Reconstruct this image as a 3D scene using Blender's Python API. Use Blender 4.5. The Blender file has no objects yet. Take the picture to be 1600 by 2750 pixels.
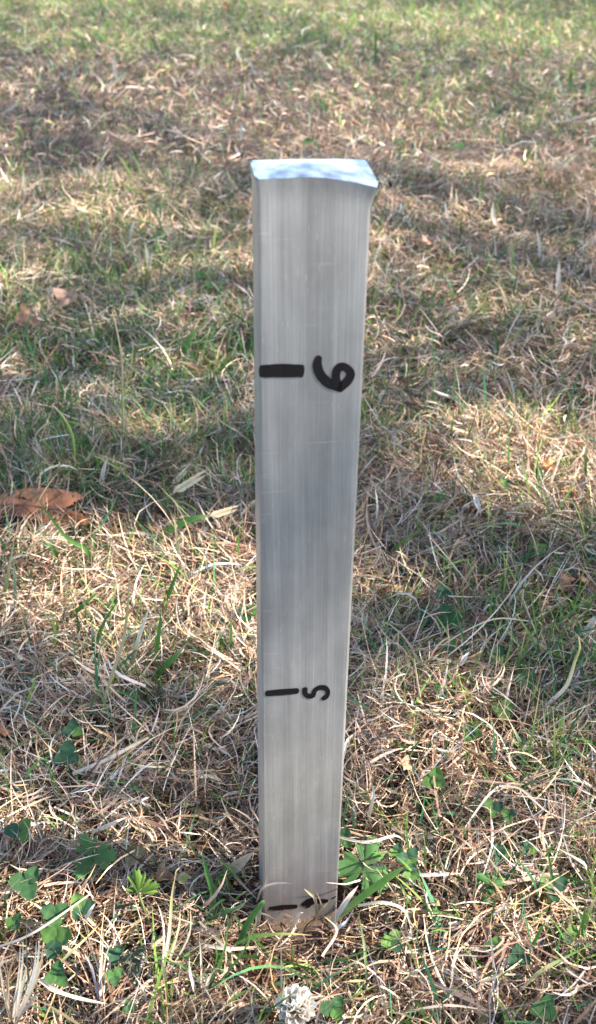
import bpy, math, random
import numpy as np
from mathutils import Vector, Matrix

random.seed(7)
rng = np.random.default_rng(11)
scene = bpy.context.scene
col = scene.collection

# ------------------------------------------------------------------ camera
F_PX, PITCH = 2900.0, math.radians(31.9)          # photograph is 1600 x 2750
CAM = np.array([0.0, -0.378, 0.485])
cam_data = bpy.data.cameras.new('camera')
cam_data.sensor_fit = 'VERTICAL'
cam_data.sensor_height = 36.0
cam_data.lens = F_PX / 2750.0 * 36.0
cam_data.clip_start, cam_data.clip_end = 0.02, 900.0
cam_data.dof.use_dof = True
cam_data.dof.focus_distance = 0.60
cam_data.dof.aperture_fstop = 17.0
cam = bpy.data.objects.new('camera', cam_data)
cam.location = CAM
cam.rotation_euler = (math.pi / 2 - PITCH, 0, 0)
col.objects.link(cam)
scene.camera = cam

# ------------------------------------------------------------------ sky and sun
SUN_EL, SUN_AZ = math.radians(40), math.radians(97)      # azimuth from +Y towards +X
SUN = np.array([math.sin(SUN_AZ) * math.cos(SUN_EL), math.cos(SUN_AZ) * math.cos(SUN_EL), math.sin(SUN_EL)])
world = bpy.data.worlds.new('World')
scene.world = world
world.use_nodes = True
wn = world.node_tree
sky = wn.nodes.new('ShaderNodeTexSky')
sky.sky_type = 'NISHITA'
sky.sun_disc = False
sky.sun_elevation = SUN_EL
sky.sun_rotation = SUN_AZ
sky.air_density, sky.dust_density, sky.ozone_density = 1.0, 1.0, 1.2
wn.links.new(sky.outputs[0], wn.nodes['Background'].inputs[0])
wn.nodes['Background'].inputs[1].default_value = 0.15
sd = bpy.data.lights.new('sun', 'SUN')
sd.energy, sd.angle, sd.color = 5.0, math.radians(0.53), (1.0, 0.90, 0.76)
sun = bpy.data.objects.new('sun', sd)
sun.rotation_euler = Vector(SUN).to_track_quat('Z', 'Y').to_euler()
sun.location = Vector(SUN) * 12
col.objects.link(sun)
vs = scene.view_settings
vs.view_transform, vs.look, vs.gamma, vs.use_curve_mapping = 'Standard', 'None', 1.0, False
vs.exposure = 2.1

# ------------------------------------------------------------------ pixel <-> place helpers
cp, sp = math.cos(PITCH), math.sin(PITCH)
FWD, DWN = np.array([0, cp, -sp]), np.array([0, -sp, -cp])

def ray(px, py):
    return FWD + DWN * ((py - 1375.0) / F_PX) + np.array([1.0, 0, 0]) * ((px - 800.0) / F_PX)

def at(px, py, z=0.0):
    """the point at height z that the photograph shows at this pixel"""
    d = ray(px, py)
    return CAM + d * ((z - CAM[2]) / d[2])

def onY(px, py, Y):
    """the point at distance Y that the photograph shows at this pixel"""
    d = ray(px, py)
    return CAM + d * ((Y - CAM[1]) / d[1])

def project(P):
    """pixels of an array of places (n,3)"""
    v = P - CAM
    z = v @ FWD
    return 800 + F_PX * v[:, 0] / z, 1375 + F_PX * (v @ DWN) / z, z

def depth(p):
    return float((np.asarray(p) - CAM) @ FWD)

class Noise:
    """smooth value noise in the plane"""
    def __init__(self, seed, size):
        self.g = np.random.default_rng(seed).random((64, 64)); self.s = size
    def __call__(self, x, y):
        x, y = np.asarray(x) / self.s + 100.3, np.asarray(y) / self.s + 100.7
        i, j = np.floor(x).astype(int), np.floor(y).astype(int)
        u, v = x - i, y - j
        u, v = u * u * (3 - 2 * u), v * v * (3 - 2 * v)
        g = self.g
        a, b = g[i % 64, j % 64], g[(i + 1) % 64, j % 64]
        c, d = g[i % 64, (j + 1) % 64], g[(i + 1) % 64, (j + 1) % 64]
        return (a * (1 - u) + b * u) * (1 - v) + (c * (1 - u) + d * u) * v

N_H1, N_H2, N_PATCH, N_GREEN, N_AZ, N_TONE = Noise(1, .11), Noise(2, .035), Noise(3, .09), Noise(4, .16), Noise(5, .05), Noise(6, .022)

def height(x, y):
    """the uneven ground; level and slightly hollow round the post"""
    h = (N_H1(x, y) - .5) * .022 + (N_H2(x, y) - .5) * .011
    r = np.hypot(np.asarray(x) - .0, np.asarray(y) + .004)
    k = np.clip((r - .022) / .05, 0, 1)
    return h * k + .005 * (1 - k) - .010

# ------------------------------------------------------------------ materials
def mat(name):
    m = bpy.data.materials.new(name)
    m.use_nodes = True
    nt = m.node_tree
    return m, nt, nt.nodes['Principled BSDF'], nt.nodes['Material Output']

def leaf_mat(name, rough=.5, transl=.35, spec=.4, attr='tint', grain=90.0, grain_amt=.25):
    m, nt, b, out = mat(name)
    a = nt.nodes.new('ShaderNodeAttribute'); a.attribute_name = attr
    tc = nt.nodes.new('ShaderNodeTexCoord')
    no = nt.nodes.new('ShaderNodeTexNoise'); no.inputs['Scale'].default_value = grain; no.inputs['Detail'].default_value = 3
    nt.links.new(tc.outputs['Object'], no.inputs['Vector'])
    mr = nt.nodes.new('ShaderNodeMapRange')
    mr.inputs[3].default_value, mr.inputs[4].default_value = 1 - grain_amt, 1 + grain_amt
    nt.links.new(no.outputs[0], mr.inputs[0])
    mx = nt.nodes.new('ShaderNodeVectorMath'); mx.operation = 'SCALE'
    nt.links.new(a.outputs['Color'], mx.inputs[0]); nt.links.new(mr.outputs[0], mx.inputs['Scale'])
    nt.links.new(mx.outputs[0], b.inputs['Base Color'])
    b.inputs['Roughness'].default_value = rough
    b.inputs['Specular IOR Level'].default_value = spec
    t = nt.nodes.new('ShaderNodeBsdfTranslucent')
    nt.links.new(mx.outputs[0], t.inputs['Color'])
    mix = nt.nodes.new('ShaderNodeMixShader'); mix.inputs[0].default_value = transl
    nt.links.new(b.outputs[0], mix.inputs[1]); nt.links.new(t.outputs[0], mix.inputs[2])
    nt.links.new(mix.outputs[0], out.inputs['Surface'])
    return m

M_DRY = leaf_mat('dry_straw', .6, .12, .14, grain=140)
M_GREEN = leaf_mat('green_blade', .45, .35, .16, grain=160)
M_LEAF = leaf_mat('soft_leaf', .55, .28, .13, grain=260, grain_amt=.3)
M_DEAD = leaf_mat('dead_leaf', .5, .18, .35, grain=120, grain_amt=.45)
M_PETAL = leaf_mat('petal', .6, .35, .2, grain=300, grain_amt=.1)
M_CROWN = leaf_mat('tree_leaf', .5, .25, .4, grain=5)

def soil_mat():
    m, nt, b, out = mat('soil')
    geo = nt.nodes.new('ShaderNodeNewGeometry')
    n1 = nt.nodes.new('ShaderNodeTexNoise'); n1.inputs['Scale'].default_value = 60; n1.inputs['Detail'].default_value = 8
    n2 = nt.nodes.new('ShaderNodeTexNoise'); n2.inputs['Scale'].default_value = 2.2; n2.inputs['Detail'].default_value = 6
    nt.links.new(geo.outputs['Position'], n1.inputs['Vector']); nt.links.new(geo.outputs['Position'], n2.inputs['Vector'])
    r1 = nt.nodes.new('ShaderNodeValToRGB')
    r1.color_ramp.elements[0].position, r1.color_ramp.elements[0].color = .3, (.022, .014, .010, 1)
    r1.color_ramp.elements[1].position, r1.color_ramp.elements[1].color = .75, (.12, .078, .05, 1)
    r2 = nt.nodes.new('ShaderNodeValToRGB')
    r2.color_ramp.elements[0].position, r2.color_ramp.elements[0].color = .35, (.09, .10, .035, 1)
    r2.color_ramp.elements[1].position, r2.color_ramp.elements[1].color = .65, (.24, .18, .10, 1)
    nt.links.new(n1.outputs[0], r1.inputs[0]); nt.links.new(n2.outputs[0], r2.inputs[0])
    # thatched soil where the lawn is modelled, grass tone far beyond it
    ln = nt.nodes.new('ShaderNodeVectorMath'); ln.operation = 'LENGTH'
    nt.links.new(geo.outputs['Position'], ln.inputs[0])
    mr = nt.nodes.new('ShaderNodeMapRange'); mr.inputs[1].default_value = 5.0; mr.inputs[2].default_value = 9.0
    nt.links.new(ln.outputs['Value'], mr.inputs[0])
    mx = nt.nodes.new('ShaderNodeMix'); mx.data_type = 'RGBA'
    nt.links.new(mr.outputs[0], mx.inputs[0]); nt.links.new(r1.outputs[0], mx.inputs[6]); nt.links.new(r2.outputs[0], mx.inputs[7])
    nt.links.new(mx.outputs[2], b.inputs['Base Color'])
    b.inputs['Roughness'].default_value = .95
    bp = nt.nodes.new('ShaderNodeBump'); bp.inputs['Strength'].default_value = .7; bp.inputs['Distance'].default_value = .004
    nt.links.new(n1.outputs[0], bp.inputs['Height']); nt.links.new(bp.outputs[0], b.inputs['Normal'])
    return m
M_SOIL = soil_mat()

def metal_mat():
    m, nt, b, out = mat('brushed_aluminium')
    L, N = nt.links.new, nt.nodes.new
    tc = N('ShaderNodeTexCoord')
    def mapped(sx, sy, sz, loc=(0, 0, 0)):
        mp = N('ShaderNodeMapping'); mp.inputs['Scale'].default_value = (sx, sy, sz); mp.inputs['Location'].default_value = loc
        L(tc.outputs['Object'], mp.inputs['Vector']); return mp.outputs[0]
    def noise(vec, scale, detail=4, rough=.6):
        n = N('ShaderNodeTexNoise'); n.inputs['Scale'].default_value = scale; n.inputs['Detail'].default_value = detail
        n.inputs['Roughness'].default_value = rough
        L(vec, n.inputs['Vector']); return n.outputs[0]
    def ramp(v, stops):
        r = N('ShaderNodeValToRGB')
        e = r.color_ramp.elements
        while len(e) < len(stops): e.new(.5)
        for k, (p, c) in enumerate(stops):
            e[k].position = p; e[k].color = (c, c, c, 1) if isinstance(c, float) else (*c, 1)
        L(v, r.inputs[0]); return r.outputs[0]
    def math_(op, a, bb):
        q = N('ShaderNodeMath'); q.operation = op
        for k, s in enumerate((a, bb)):
            if isinstance(s, (int, float)): q.inputs[k].default_value = s
            else: L(s, q.inputs[k])
        return q.outputs[0]
    # drawn streaks running up the bar
    s1 = noise(mapped(1, 1, .010), 1500, 3, .75)
    s2 = noise(mapped(1, 1, .02), 230, 3, .6)
    # broad extrusion bands across the face
    s3 = noise(mapped(1, 0, .004, (.31, 0, 0)), 130, 1, .4)
    blot = noise(mapped(1, 1, .5), 42, 5, .65)
    fog = noise(mapped(1, 1, .45), 16, 3, .5)
    # short bright nicks along the bar
    v = N('ShaderNodeTexVoronoi'); v.inputs['Scale'].default_value = 420; v.inputs['Randomness'].default_value = 1
    v.voronoi_dimensions = '2D'
    sx_ = N('ShaderNodeSeparateXYZ'); L(mapped(1, 1, .11), sx_.inputs[0])
    cx_ = N('ShaderNodeCombineXYZ'); L(sx_.outputs[0], cx_.inputs[0]); L(sx_.outputs[2], cx_.inputs[1]); L(cx_.outputs[0], v.inputs['Vector'])
    nick = ramp(v.outputs['Distance'], [(.02, 1.0), (.085, 0.0)])
    sparse = ramp(noise(mapped(1, 1, .4), 60, 2), [(.46, 0.0), (.66, 1.0)])
    nick = math_('MULTIPLY', nick, sparse)
    # fine cross scratches
    wv = N('ShaderNodeTexNoise'); wv.inputs['Scale'].default_value = 300; wv.inputs['Detail'].default_value = 2
    L(mapped(.05, 1, 2.4, (3, 0, 1)), wv.inputs['Vector'])
    scr = math_('MULTIPLY', ramp(wv.outputs[0], [(.64, 0.0), (.70, 1.0)]), ramp(noise(mapped(1, 1, 1), 30), [(.5, 0.0), (.7, 1.0)]))
    val = math_('MULTIPLY', ramp(s1, [(.32, .84), (.68, 1.10)]), ramp(s2, [(.3, .94), (.7, 1.04)]))
    val = math_('MULTIPLY', val, ramp(s3, [(.40, .90), (.60, 1.07)]))
    val = math_('MULTIPLY', val, ramp(blot, [(.35, .84), (.70, 1.14)]))
    val = math_('MULTIPLY', val, .54)
    val = math_('ADD', val, math_('MULTIPLY', nick, .24))
    val = math_('ADD', val, math_('MULTIPLY', scr, .16))
    cb = N('ShaderNodeCombineColor')
    L(val, cb.inputs[0]); L(math_('MULTIPLY', val, .985), cb.inputs[1]); L(math_('MULTIPLY', val, .98), cb.inputs[2])
    L(cb.outputs[0], b.inputs['Base Color'])
    b.inputs['Metallic'].default_value = .74
    rg = math_('ADD', math_('MULTIPLY', fog, .30), math_('MULTIPLY', s2, .12))
    rg = math_('ADD', rg, .15)
    L(rg, b.inputs['Roughness'])
    b.inputs['Anisotropic'].default_value = .55
    bp = N('ShaderNodeBump'); bp.inputs['Strength'].default_value = .12; bp.inputs['Distance'].default_value = .0003
    L(s1, bp.inputs['Height']); L(bp.outputs[0], b.inputs['Normal'])
    return m
M_METAL = metal_mat()

def cut_metal():
    m, nt, b, out = mat('hammered_aluminium')
    tc = nt.nodes.new('ShaderNodeTexCoord')
    n = nt.nodes.new('ShaderNodeTexNoise'); n.inputs['Scale'].default_value = 170; n.inputs['Detail'].default_value = 5
    nt.links.new(tc.outputs['Object'], n.inputs['Vector'])
    r = nt.nodes.new('ShaderNodeValToRGB')
    r.color_ramp.elements[0].color, r.color_ramp.elements[1].color = (.36, .34, .335, 1), (.80, .755, .725, 1)
    r.color_ramp.elements[0].position, r.color_ramp.elements[1].position = .35, .6
    nt.links.new(n.outputs[0], r.inputs[0]); nt.links.new(r.outputs[0], b.inputs['Base Color'])
    b.inputs['Metallic'].default_value = .95
    b.inputs['Roughness'].default_value = .22
    bp = nt.nodes.new('ShaderNodeBump'); bp.inputs['Strength'].default_value = .8; bp.inputs['Distance'].default_value = .0008
    nt.links.new(n.outputs[0], bp.inputs['Height']); nt.links.new(bp.outputs[0], b.inputs['Normal'])
    return m
M_CUT = cut_metal()

def ink_mat():
    m, nt, b, out = mat('marker_ink')
    tc = nt.nodes.new('ShaderNodeTexCoord')
    n = nt.nodes.new('ShaderNodeTexNoise'); n.inputs['Scale'].default_value = 400; n.inputs['Detail'].default_value = 3
    mp = nt.nodes.new('ShaderNodeMapping'); mp.inputs['Scale'].default_value = (1, 1, .1)
    nt.links.new(tc.outputs['Object'], mp.inputs[0]); nt.links.new(mp.outputs[0], n.inputs['Vector'])
    r = nt.nodes.new('ShaderNodeValToRGB')
    r.color_ramp.elements[0].color, r.color_ramp.elements[1].color = (.001, .001, .001, 1), (.010, .007, .008, 1)
    nt.links.new(n.outputs[0], r.inputs[0]); nt.links.new(r.outputs[0], b.inputs['Base Color'])
    b.inputs['Roughness'].default_value = .4
    b.inputs['Specular IOR Level'].default_value = .35
    return m
M_INK = ink_mat()

def bark_mat():
    m, nt, b, out = mat('bark')
    tc = nt.nodes.new('ShaderNodeTexCoord')
    n = nt.nodes.new('ShaderNodeTexNoise'); n.inputs['Scale'].default_value = 14; n.inputs['Detail'].default_value = 8
    nt.links.new(tc.outputs['Object'], n.inputs['Vector'])
    r = nt.nodes.new('ShaderNodeValToRGB')
    r.color_ramp.elements[0].color, r.color_ramp.elements[1].color = (.04, .03, .02, 1), (.20, .16, .12, 1)
    nt.links.new(n.outputs[0], r.inputs[0]); nt.links.new(r.outputs[0], b.inputs['Base Color'])
    b.inputs['Roughness'].default_value = .9
    return m
M_BARK = bark_mat()

# ------------------------------------------------------------------ object helpers
def mesh_np(name, verts, quads, tint=None, smooth=True):
    me = bpy.data.meshes.new(name)
    verts = np.ascontiguousarray(verts, dtype=np.float32); quads = np.ascontiguousarray(quads, dtype=np.int32)
    k = quads.shape[1]
    me.vertices.add(len(verts)); me.vertices.foreach_set('co', verts.ravel())
    me.loops.add(quads.size); me.loops.foreach_set('vertex_index', quads.ravel())
    me.polygons.add(len(quads))
    me.polygons.foreach_set('loop_start', np.arange(0, quads.size, k, dtype=np.int32))
    if smooth:
        me.polygons.foreach_set('use_smooth', np.ones(len(quads), dtype=bool))
    if tint is not None:
        a = me.attributes.new('tint', 'FLOAT_COLOR', 'POINT')
        c = np.ones((len(verts), 4), dtype=np.float32); c[:, :3] = tint
        a.data.foreach_set('color', c.ravel())
    me.update(calc_edges=True)
    return me

def link(name, me, material=None, parent=None):
    o = bpy.data.objects.new(name, me)
    col.objects.link(o)
    if material is not None and not me.materials: me.materials.append(material)
    if parent is not None: o.parent = parent
    return o

def tag(o, label, cat, group=None):
    o['label'] = label; o['category'] = cat
    if group: o['group'] = group
    return o

def thing(name, label, cat, loc, group=None):
    o = bpy.data.objects.new(name, None)
    o.empty_display_size = .01
    o.location = Vector([float(v) for v in loc])
    col.objects.link(o)
    return tag(o, label, cat, group)

def spline(pts, n):
    """n points on a smooth curve through pts"""
    P = np.asarray(pts, float)
    if len(P) == 2: return P[0] + (P[1] - P[0]) * np.linspace(0, 1, n)[:, None]
    Q = np.vstack([2 * P[0] - P[1], P, 2 * P[-1] - P[-2]])
    out = []
    for t in np.linspace(0, len(P) - 1 - 1e-6, n):
        i = int(t); u = t - i
        a, b, c, d = Q[i], Q[i + 1], Q[i + 2], Q[i + 3]
        out.append(.5 * ((2 * b) + (c - a) * u + (2 * a - 5 * b + 4 * c - d) * u * u + (3 * b - a - 3 * c + d) * u ** 3))
    return np.array(out)

def lerp_cols(cols, n):
    C = np.asarray(cols, float); t = np.linspace(0, len(C) - 1, n)
    i = np.minimum(t.astype(int), len(C) - 2) if len(C) > 1 else np.zeros(n, int)
    if len(C) == 1: return np.repeat(C, n, 0)
    u = (t - i)[:, None]
    return C[i] * (1 - u) + C[i + 1] * u

def ribbon_mesh(name, pts, width, cols, n=14, fold=.35, twist=0.0, face=None, taper=1.6, base=.75, org=(0, 0, 0), ragged=0.0):
    """a folded grass blade along pts; its flat side turned to `face` (default: half up, half to the viewer)"""
    P = spline(pts, n); T = np.gradient(P, axis=0); T /= np.linalg.norm(T, axis=1)[:, None] + 1e-9
    up = np.array([0, -.75, .66]) if face is None else np.asarray(face, float)
    t = np.linspace(0, 1, n)
    S = np.cross(T, up); S /= np.linalg.norm(S, axis=1)[:, None] + 1e-9
    Nn = np.cross(S, T)
    ang = twist * t
    S2 = S * np.cos(ang)[:, None] + Nn * np.sin(ang)[:, None]; N2 = np.cross(S2, T)
    w = width * (base + (1 - base) * np.minimum(t / .3, 1)) * np.maximum(1 - t ** (taper * 2), .05) * .5
    if ragged: w = w * (1 + ragged * (rng.random(n) - .5))
    V = np.empty((n, 3, 3))
    V[:, 0] = P - S2 * w[:, None]; V[:, 1] = P - N2 * (w * fold)[:, None]; V[:, 2] = P + S2 * w[:, None]
    C = np.repeat(lerp_cols(cols, n)[:, None], 3, 1)
    C[:, 1] *= .9
    q = []
    for i in range(n - 1):
        for k in range(2):
            q.append((i * 3 + k, i * 3 + k + 1, i * 3 + 4 + k, i * 3 + 3 + k))
    return mesh_np(name, V.reshape(-1, 3) - np.asarray(org), q, C.reshape(-1, 3))

def tube_mesh(name, pts, radii, cols, n=12, sides=6, org=(0, 0, 0)):
    P = spline(pts, n); T = np.gradient(P, axis=0); T /= np.linalg.norm(T, axis=1)[:, None] + 1e-9
    R = np.interp(np.linspace(0, 1, n), np.linspace(0, 1, len(radii)), radii)
    a = np.array([.31, .22, .92]) if abs(T[0, 2]) < .9 else np.array([1., 0, 0])
    S = np.cross(T, a); S /= np.linalg.norm(S, axis=1)[:, None] + 1e-9
    U = np.cross(S, T)
    V, q = [], []
    for k in range(sides):
        an = 2 * math.pi * k / sides
        V.append(P + (S * math.cos(an) + U * math.sin(an)) * R[:, None])
    V = np.array(V).transpose(1, 0, 2).reshape(-1, 3)
    for i in range(n - 1):
        for k in range(sides):
            q.append((i * sides + k, i * sides + (k + 1) % sides, (i + 1) * sides + (k + 1) % sides, (i + 1) * sides + k))
    C = np.repeat(lerp_cols(cols, n), sides, 0)
    return mesh_np(name, V - np.asarray(org), q, C)

# ------------------------------------------------------------------ ground
def build_ground():
    xs = np.concatenate([[-300, -60, -15], np.linspace(-4, 4, 161), [15, 60, 300]])
    ys = np.concatenate([[-300, -60, -15], np.linspace(-3, 7.5, 211), [20, 70, 400]])
    X, Y = np.meshgrid(xs, ys, indexing='ij')
    Z = height(X, Y) - .004
    Z = np.where((np.abs(X) > 4.1) | (Y < -3.1) | (Y > 7.6), -.016, Z)
    nx, ny = X.shape
    i, j = np.meshgrid(np.arange(nx - 1), np.arange(ny - 1), indexing='ij')
    a = (i * ny + j).ravel()
    q = np.stack([a, a + ny, a + ny + 1, a + 1], 1)
    o = link('ground', mesh_np('ground', np.stack([X, Y, Z], -1).reshape(-1, 3), q), M_SOIL)
    o['kind'] = 'structure'
    o['label'] = 'dark soil of the lawn under the dry grass'
build_ground()

# ------------------------------------------------------------------ the tree out of the picture whose gaps let the sun through
LIT = [  # px, py, rx, ry, tilt, strength : sunny patches on the lawn
    (793, 2700, 130, 80, 0, 1.0), (1000, 2320, 190, 130, 0, .95), (800, 2480, 230, 60, 0, .9), (330, 1600, 310, 125, -.05, 1.0), (620, 1730, 100, 90, 0, 1.0), (80, 1620, 120, 150, 0, .7), (350, 1840, 250, 50, -.1, .5),
    (1080, 2010, 190, 100, .25, 1.0), (1130, 2150, 230, 110, .2, .9), (1150, 2480, 400, 240, .1, .90), (760, 2640, 420, 150, 0, .95),
    (150, 2650, 240, 130, 0, 1.0), (180, 2080, 190, 40, 0, .4), (1480, 2330, 240, 280, 0, .80), (560, 2040, 160, 40, 0, .4),
    (1380, 1250, 250, 110, .1, 1.0), (1130, 1200, 120, 70, 0, .7), (1510, 1400, 140, 60, 0, .6), (980, 1060, 120, 60, 0, .5),
    (1520, 430, 90, 30, .05, .9), (370, 235, 110, 20, .1, .9), (640, 300, 110, 20, 0, .5),
    (1400, 95, 420, 32, .13, 1.0), (900, 40, 420, 34, .12, .9), (250, 35, 420, 40, 0, .7), (820, 110, 240, 26, .1, .6),
    (1100, 170, 160, 20, .1, .5), (120, 200, 90, 20, 0, .5), (1250, 690, 130, 50, 0, .3), (1400, 560, 150, 40, 0, .3),
]
def lit_at(px, py, dil=0.0):
    k = np.zeros(len(px))
    for (cx, cy, rx, ry, tl, s) in LIT:
        dx, dy = px - cx, py - cy
        u = (dx * math.cos(tl) + dy * math.sin(tl)) / (rx * .92 + dil); v = (-dx * math.sin(tl) + dy * math.cos(tl)) / (ry * .92 + dil)
        k = np.maximum(k, s * (u * u + v * v < 1))
    return k

def build_tree():
    root = thing('shade_tree', 'broad leafy tree beyond the right border that dapples the lawn with shade', 'tree', (5.9, -1.2, 0))
    trng = np.random.default_rng(21)
    n = 80000
    g = np.stack([trng.uniform(-2.6, 2.6, n), trng.uniform(-1.9, 4.6, n), np.zeros(n)], 1)
    # the shade thins out where the lawn runs back into the sun
    P = g + SUN * (4.4 + 1.8 * trng.random(n) + .8 * np.sin(g[:, 0] * 1.3 + g[:, 1]))[:, None]
    px, py, z = project(np.where((g[:, 1] > -.28)[:, None], g, np.array([0, 9., 0])))
    lit = np.where(g[:, 1] > -.28, lit_at(px, py, .019 * F_PX / np.maximum(z, .3)), 0)
    # the post: two pools of light on its face
    H = P - SUN * (P[:, 0] / SUN[0])[:, None]
    on_post = (np.abs(H[:, 1]) < .05) & (((H[:, 2] > .315) & (H[:, 2] < .42)) | ((H[:, 2] > -.03) & (H[:, 2] < .225)))
    lit = np.maximum(lit, np.where(on_post, .97, 0))
    thin = .06 + .64 * np.clip((g[:, 1] - .25) * 1.2, 0, 1) + .15 * (N_GREEN(g[:, 0] * .4, g[:, 1] * .4) > .72)
    keep = trng.random(n) > np.maximum(lit, thin)
    P = P[keep]; n = len(P)
    q = trng.normal(size=(n, 3)); q[:, 2] = np.abs(q[:, 2]) * .8 + .5; q /= np.linalg.norm(q, axis=1)[:, None]
    a = np.cross(q, trng.normal(size=(n, 3))); a /= np.linalg.norm(a, axis=1)[:, None]
    b = np.cross(q, a)
    L = trng.uniform(.025, .045, n)[:, None]; W = L * .52
    V = np.stack([P - a * L, P - a * L * .25 + b * W, P + a * L * .45 + b * W * .8, P + a * L, P + a * L * .45 - b * W * .8, P - a * L * .25 - b * W], 1)
    V -= np.array(root.location)
    base = np.arange(n)[:, None] * 6
    quads = np.concatenate([base + np.array([[0, 1, 2, 5]]), base + np.array([[5, 2, 3, 4]])])
    c = np.array([.055, .10, .028]) * trng.uniform(.6, 1.4, (n, 1))
    link('crown', mesh_np('crown', V.reshape(-1, 3), quads, np.repeat(c, 6, 0), False), M_CROWN, root)
    base_top = np.array([5.5, -.9, 2.3])
    ro = np.array(root.location)
    link('trunk', tube_mesh('trunk', [ro + [0, 0, -.1], ro + [.05, .05, 1.2], base_top], [.26, .19, .15], [(1, 1, 1)], 10, 12, ro), M_BARK, root)
    for k in range(9):
        e = P[trng.integers(n)]
        mid = (base_top + e) / 2 + np.array([0, 0, .35])
        link('limb', tube_mesh('limb', [base_top - [0, 0, .1], mid, e], [.09, .05, .012], [(1, 1, 1)], 10, 7, ro), M_BARK, root)
build_tree()

def build_far_tree():  # added, unseen tree: gives the struck top something dark to mirror
    root = thing('reflection_tree', 'round leafy tree added out of view beyond the lawn to darken the post top reflection', 'tree', (-4.6, 13.0, 0))
    n = 9000
    d = rng.normal(size=(n, 3)); d /= np.linalg.norm(d, axis=1)[:, None]
    P = d * (rng.random(n) ** .4)[:, None] * np.array([2.6, 2.4, 2.3]) * (1 + .18 * np.sin(d[:, [0]] * 7 + d[:, [2]] * 5)) + np.array([0, 0, 3.6])
    a = rng.normal(size=(n, 3)); a /= np.linalg.norm(a, axis=1)[:, None]
    b = np.cross(a, rng.normal(size=(n, 3))); b /= np.linalg.norm(b, axis=1)[:, None]
    L = rng.uniform(.10, .18, n)[:, None]
    V = np.stack([P - a * L, P + b * L * .5, P + a * L, P - b * L * .5], 1).reshape(-1, 3)
    c = np.repeat(np.array([.05, .085, .028]) * rng.uniform(.6, 1.4, (n, 1)), 4, 0)
    link('crown', mesh_np('crown', V, np.arange(n * 4).reshape(-1, 4), c, False), M_CROWN, root)
    link('trunk', tube_mesh('trunk', [(0, 0, -.1), (.05, 0, 1.2), (0, .05, 2.8)], [.2, .15, .10], [(1, 1, 1)], 8, 10), M_BARK, root)
build_far_tree()

# ------------------------------------------------------------------ the lawn: masses of blades
def blades(pos, length, width, az, tilt, curl, drift, segs, base_w=.7, roll=None, zmin=None):
    """pos (n,3); tilt from upright at the root, curl adds to it along the blade, drift turns it sideways"""
    n = len(pos)
    P = pos.copy(); step = (length / segs)[:, None]
    V = np.empty((n, segs + 1, 2, 3), dtype=np.float32)
    roll = np.zeros(n) if roll is None else roll
    for s in range(segs + 1):
        t = s / segs
        a = az + drift * t; th = tilt + curl * t
        D = np.stack([np.sin(a) * np.sin(th), np.cos(a) * np.sin(th), np.cos(th)], 1)
        S = np.stack([np.cos(a), -np.sin(a), np.zeros(n)], 1)
        U = np.cross(S, D)
        r = roll * (1 + t)
        S = S * np.cos(r)[:, None] + U * np.sin(r)[:, None]
        w = (width * (base_w + (1 - base_w) * min(t / .35, 1)) * max(1 - t ** 2.6, .10) * .5)[:, None]
        V[:, s, 0] = P - S * w; V[:, s, 1] = P + S * w
        P = P + D * step
        if zmin is not None:
            P[:, 2] = np.maximum(P[:, 2], zmin)
    base = (np.arange(n) * (segs + 1) * 2)[:, None]
    q = []
    for s in range(segs):
        k = s * 2
        q.append(base + np.array([[k, k + 1, k + 3, k + 2]]))
    return V.reshape(-1, 3), np.stack(q, 1).reshape(-1, 4)

GREENS = [  # px, py, rx, ry, share of green blades
    (300, 60, 900, 110, .62), (1200, 60, 700, 100, .70), (1350, 260, 420, 150, .55), (300, 330, 500, 140, .22), (900, 330, 300, 110, .16), (700, 520, 300, 110, .14),
    (250, 620, 420, 170, .38), (330, 950, 360, 330, .74), (150, 1260, 330, 170, .76), (520, 1300, 180, 140, .70), (230, 1500, 260, 110, .46),
    (330, 1760, 260, 110, .42), (170, 2000, 200, 120, .18), (1200, 800, 180, 150, .26), (1000, 700, 120, 120, .20), (1050, 1120, 160, 110, .34),
    (1450, 1750, 260, 230, .75), (1560, 2050, 170, 150, .70), (1330, 1150, 200, 90, .22), (1520, 2560, 220, 220, .60), (1000, 2600, 240, 140, .40), (1250, 2350, 200, 160, .34), (120, 2420, 160, 120, .30),
    (600, 2480, 180, 120, .45), (1400, 520, 300, 150, .14), (1300, 1000, 260, 130, .12),
]
def green_share(px, py):
    k = np.full(len(px), .15); wsum = np.full(len(px), .6); k = k * .6
    for (cx, cy, rx, ry, g) in GREENS:
        w = np.exp(-2.0 * (((px - cx) / rx) ** 2 + ((py - cy) / ry) ** 2)) * 2
        k += w * g; wsum += w
    return k / wsum

DRY = np.array([(.61, .447, .332), (.51, .345, .242), (.41, .257, .176), (.295, .174, .118), (.68, .553, .452), (.57, .405, .29), (.20, .114, .078), (.50, .355, .195)])
GRN = np.array([(.075, .175, .036), (.050, .135, .048), (.110, .210, .040), (.036, .105, .052), (.16, .25, .050), (.058, .145, .076)])

def sample_region(n, y0, y1, margin=1.18, pad=.02):
    """places on the lawn inside the view's wedge between two distances"""
    y = np.sqrt(rng.uniform((y0 - CAM[1]) ** 2 + 0, (y1 - CAM[1]) ** 2, n)) + CAM[1]
    half = ((y - CAM[1]) * cp + CAM[2] * sp) * 800 / F_PX * margin + pad
    x = rng.uniform(-1, 1, n) * half
    return x, y

CLEAR = []       # (x, y, r): places of single things that tall blades must not cover

def not_in_post(x, y, r=.0):
    return ~((np.abs(x) < .022 + r) & (y > -.004 - r) & (y < .032 + r))

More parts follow.
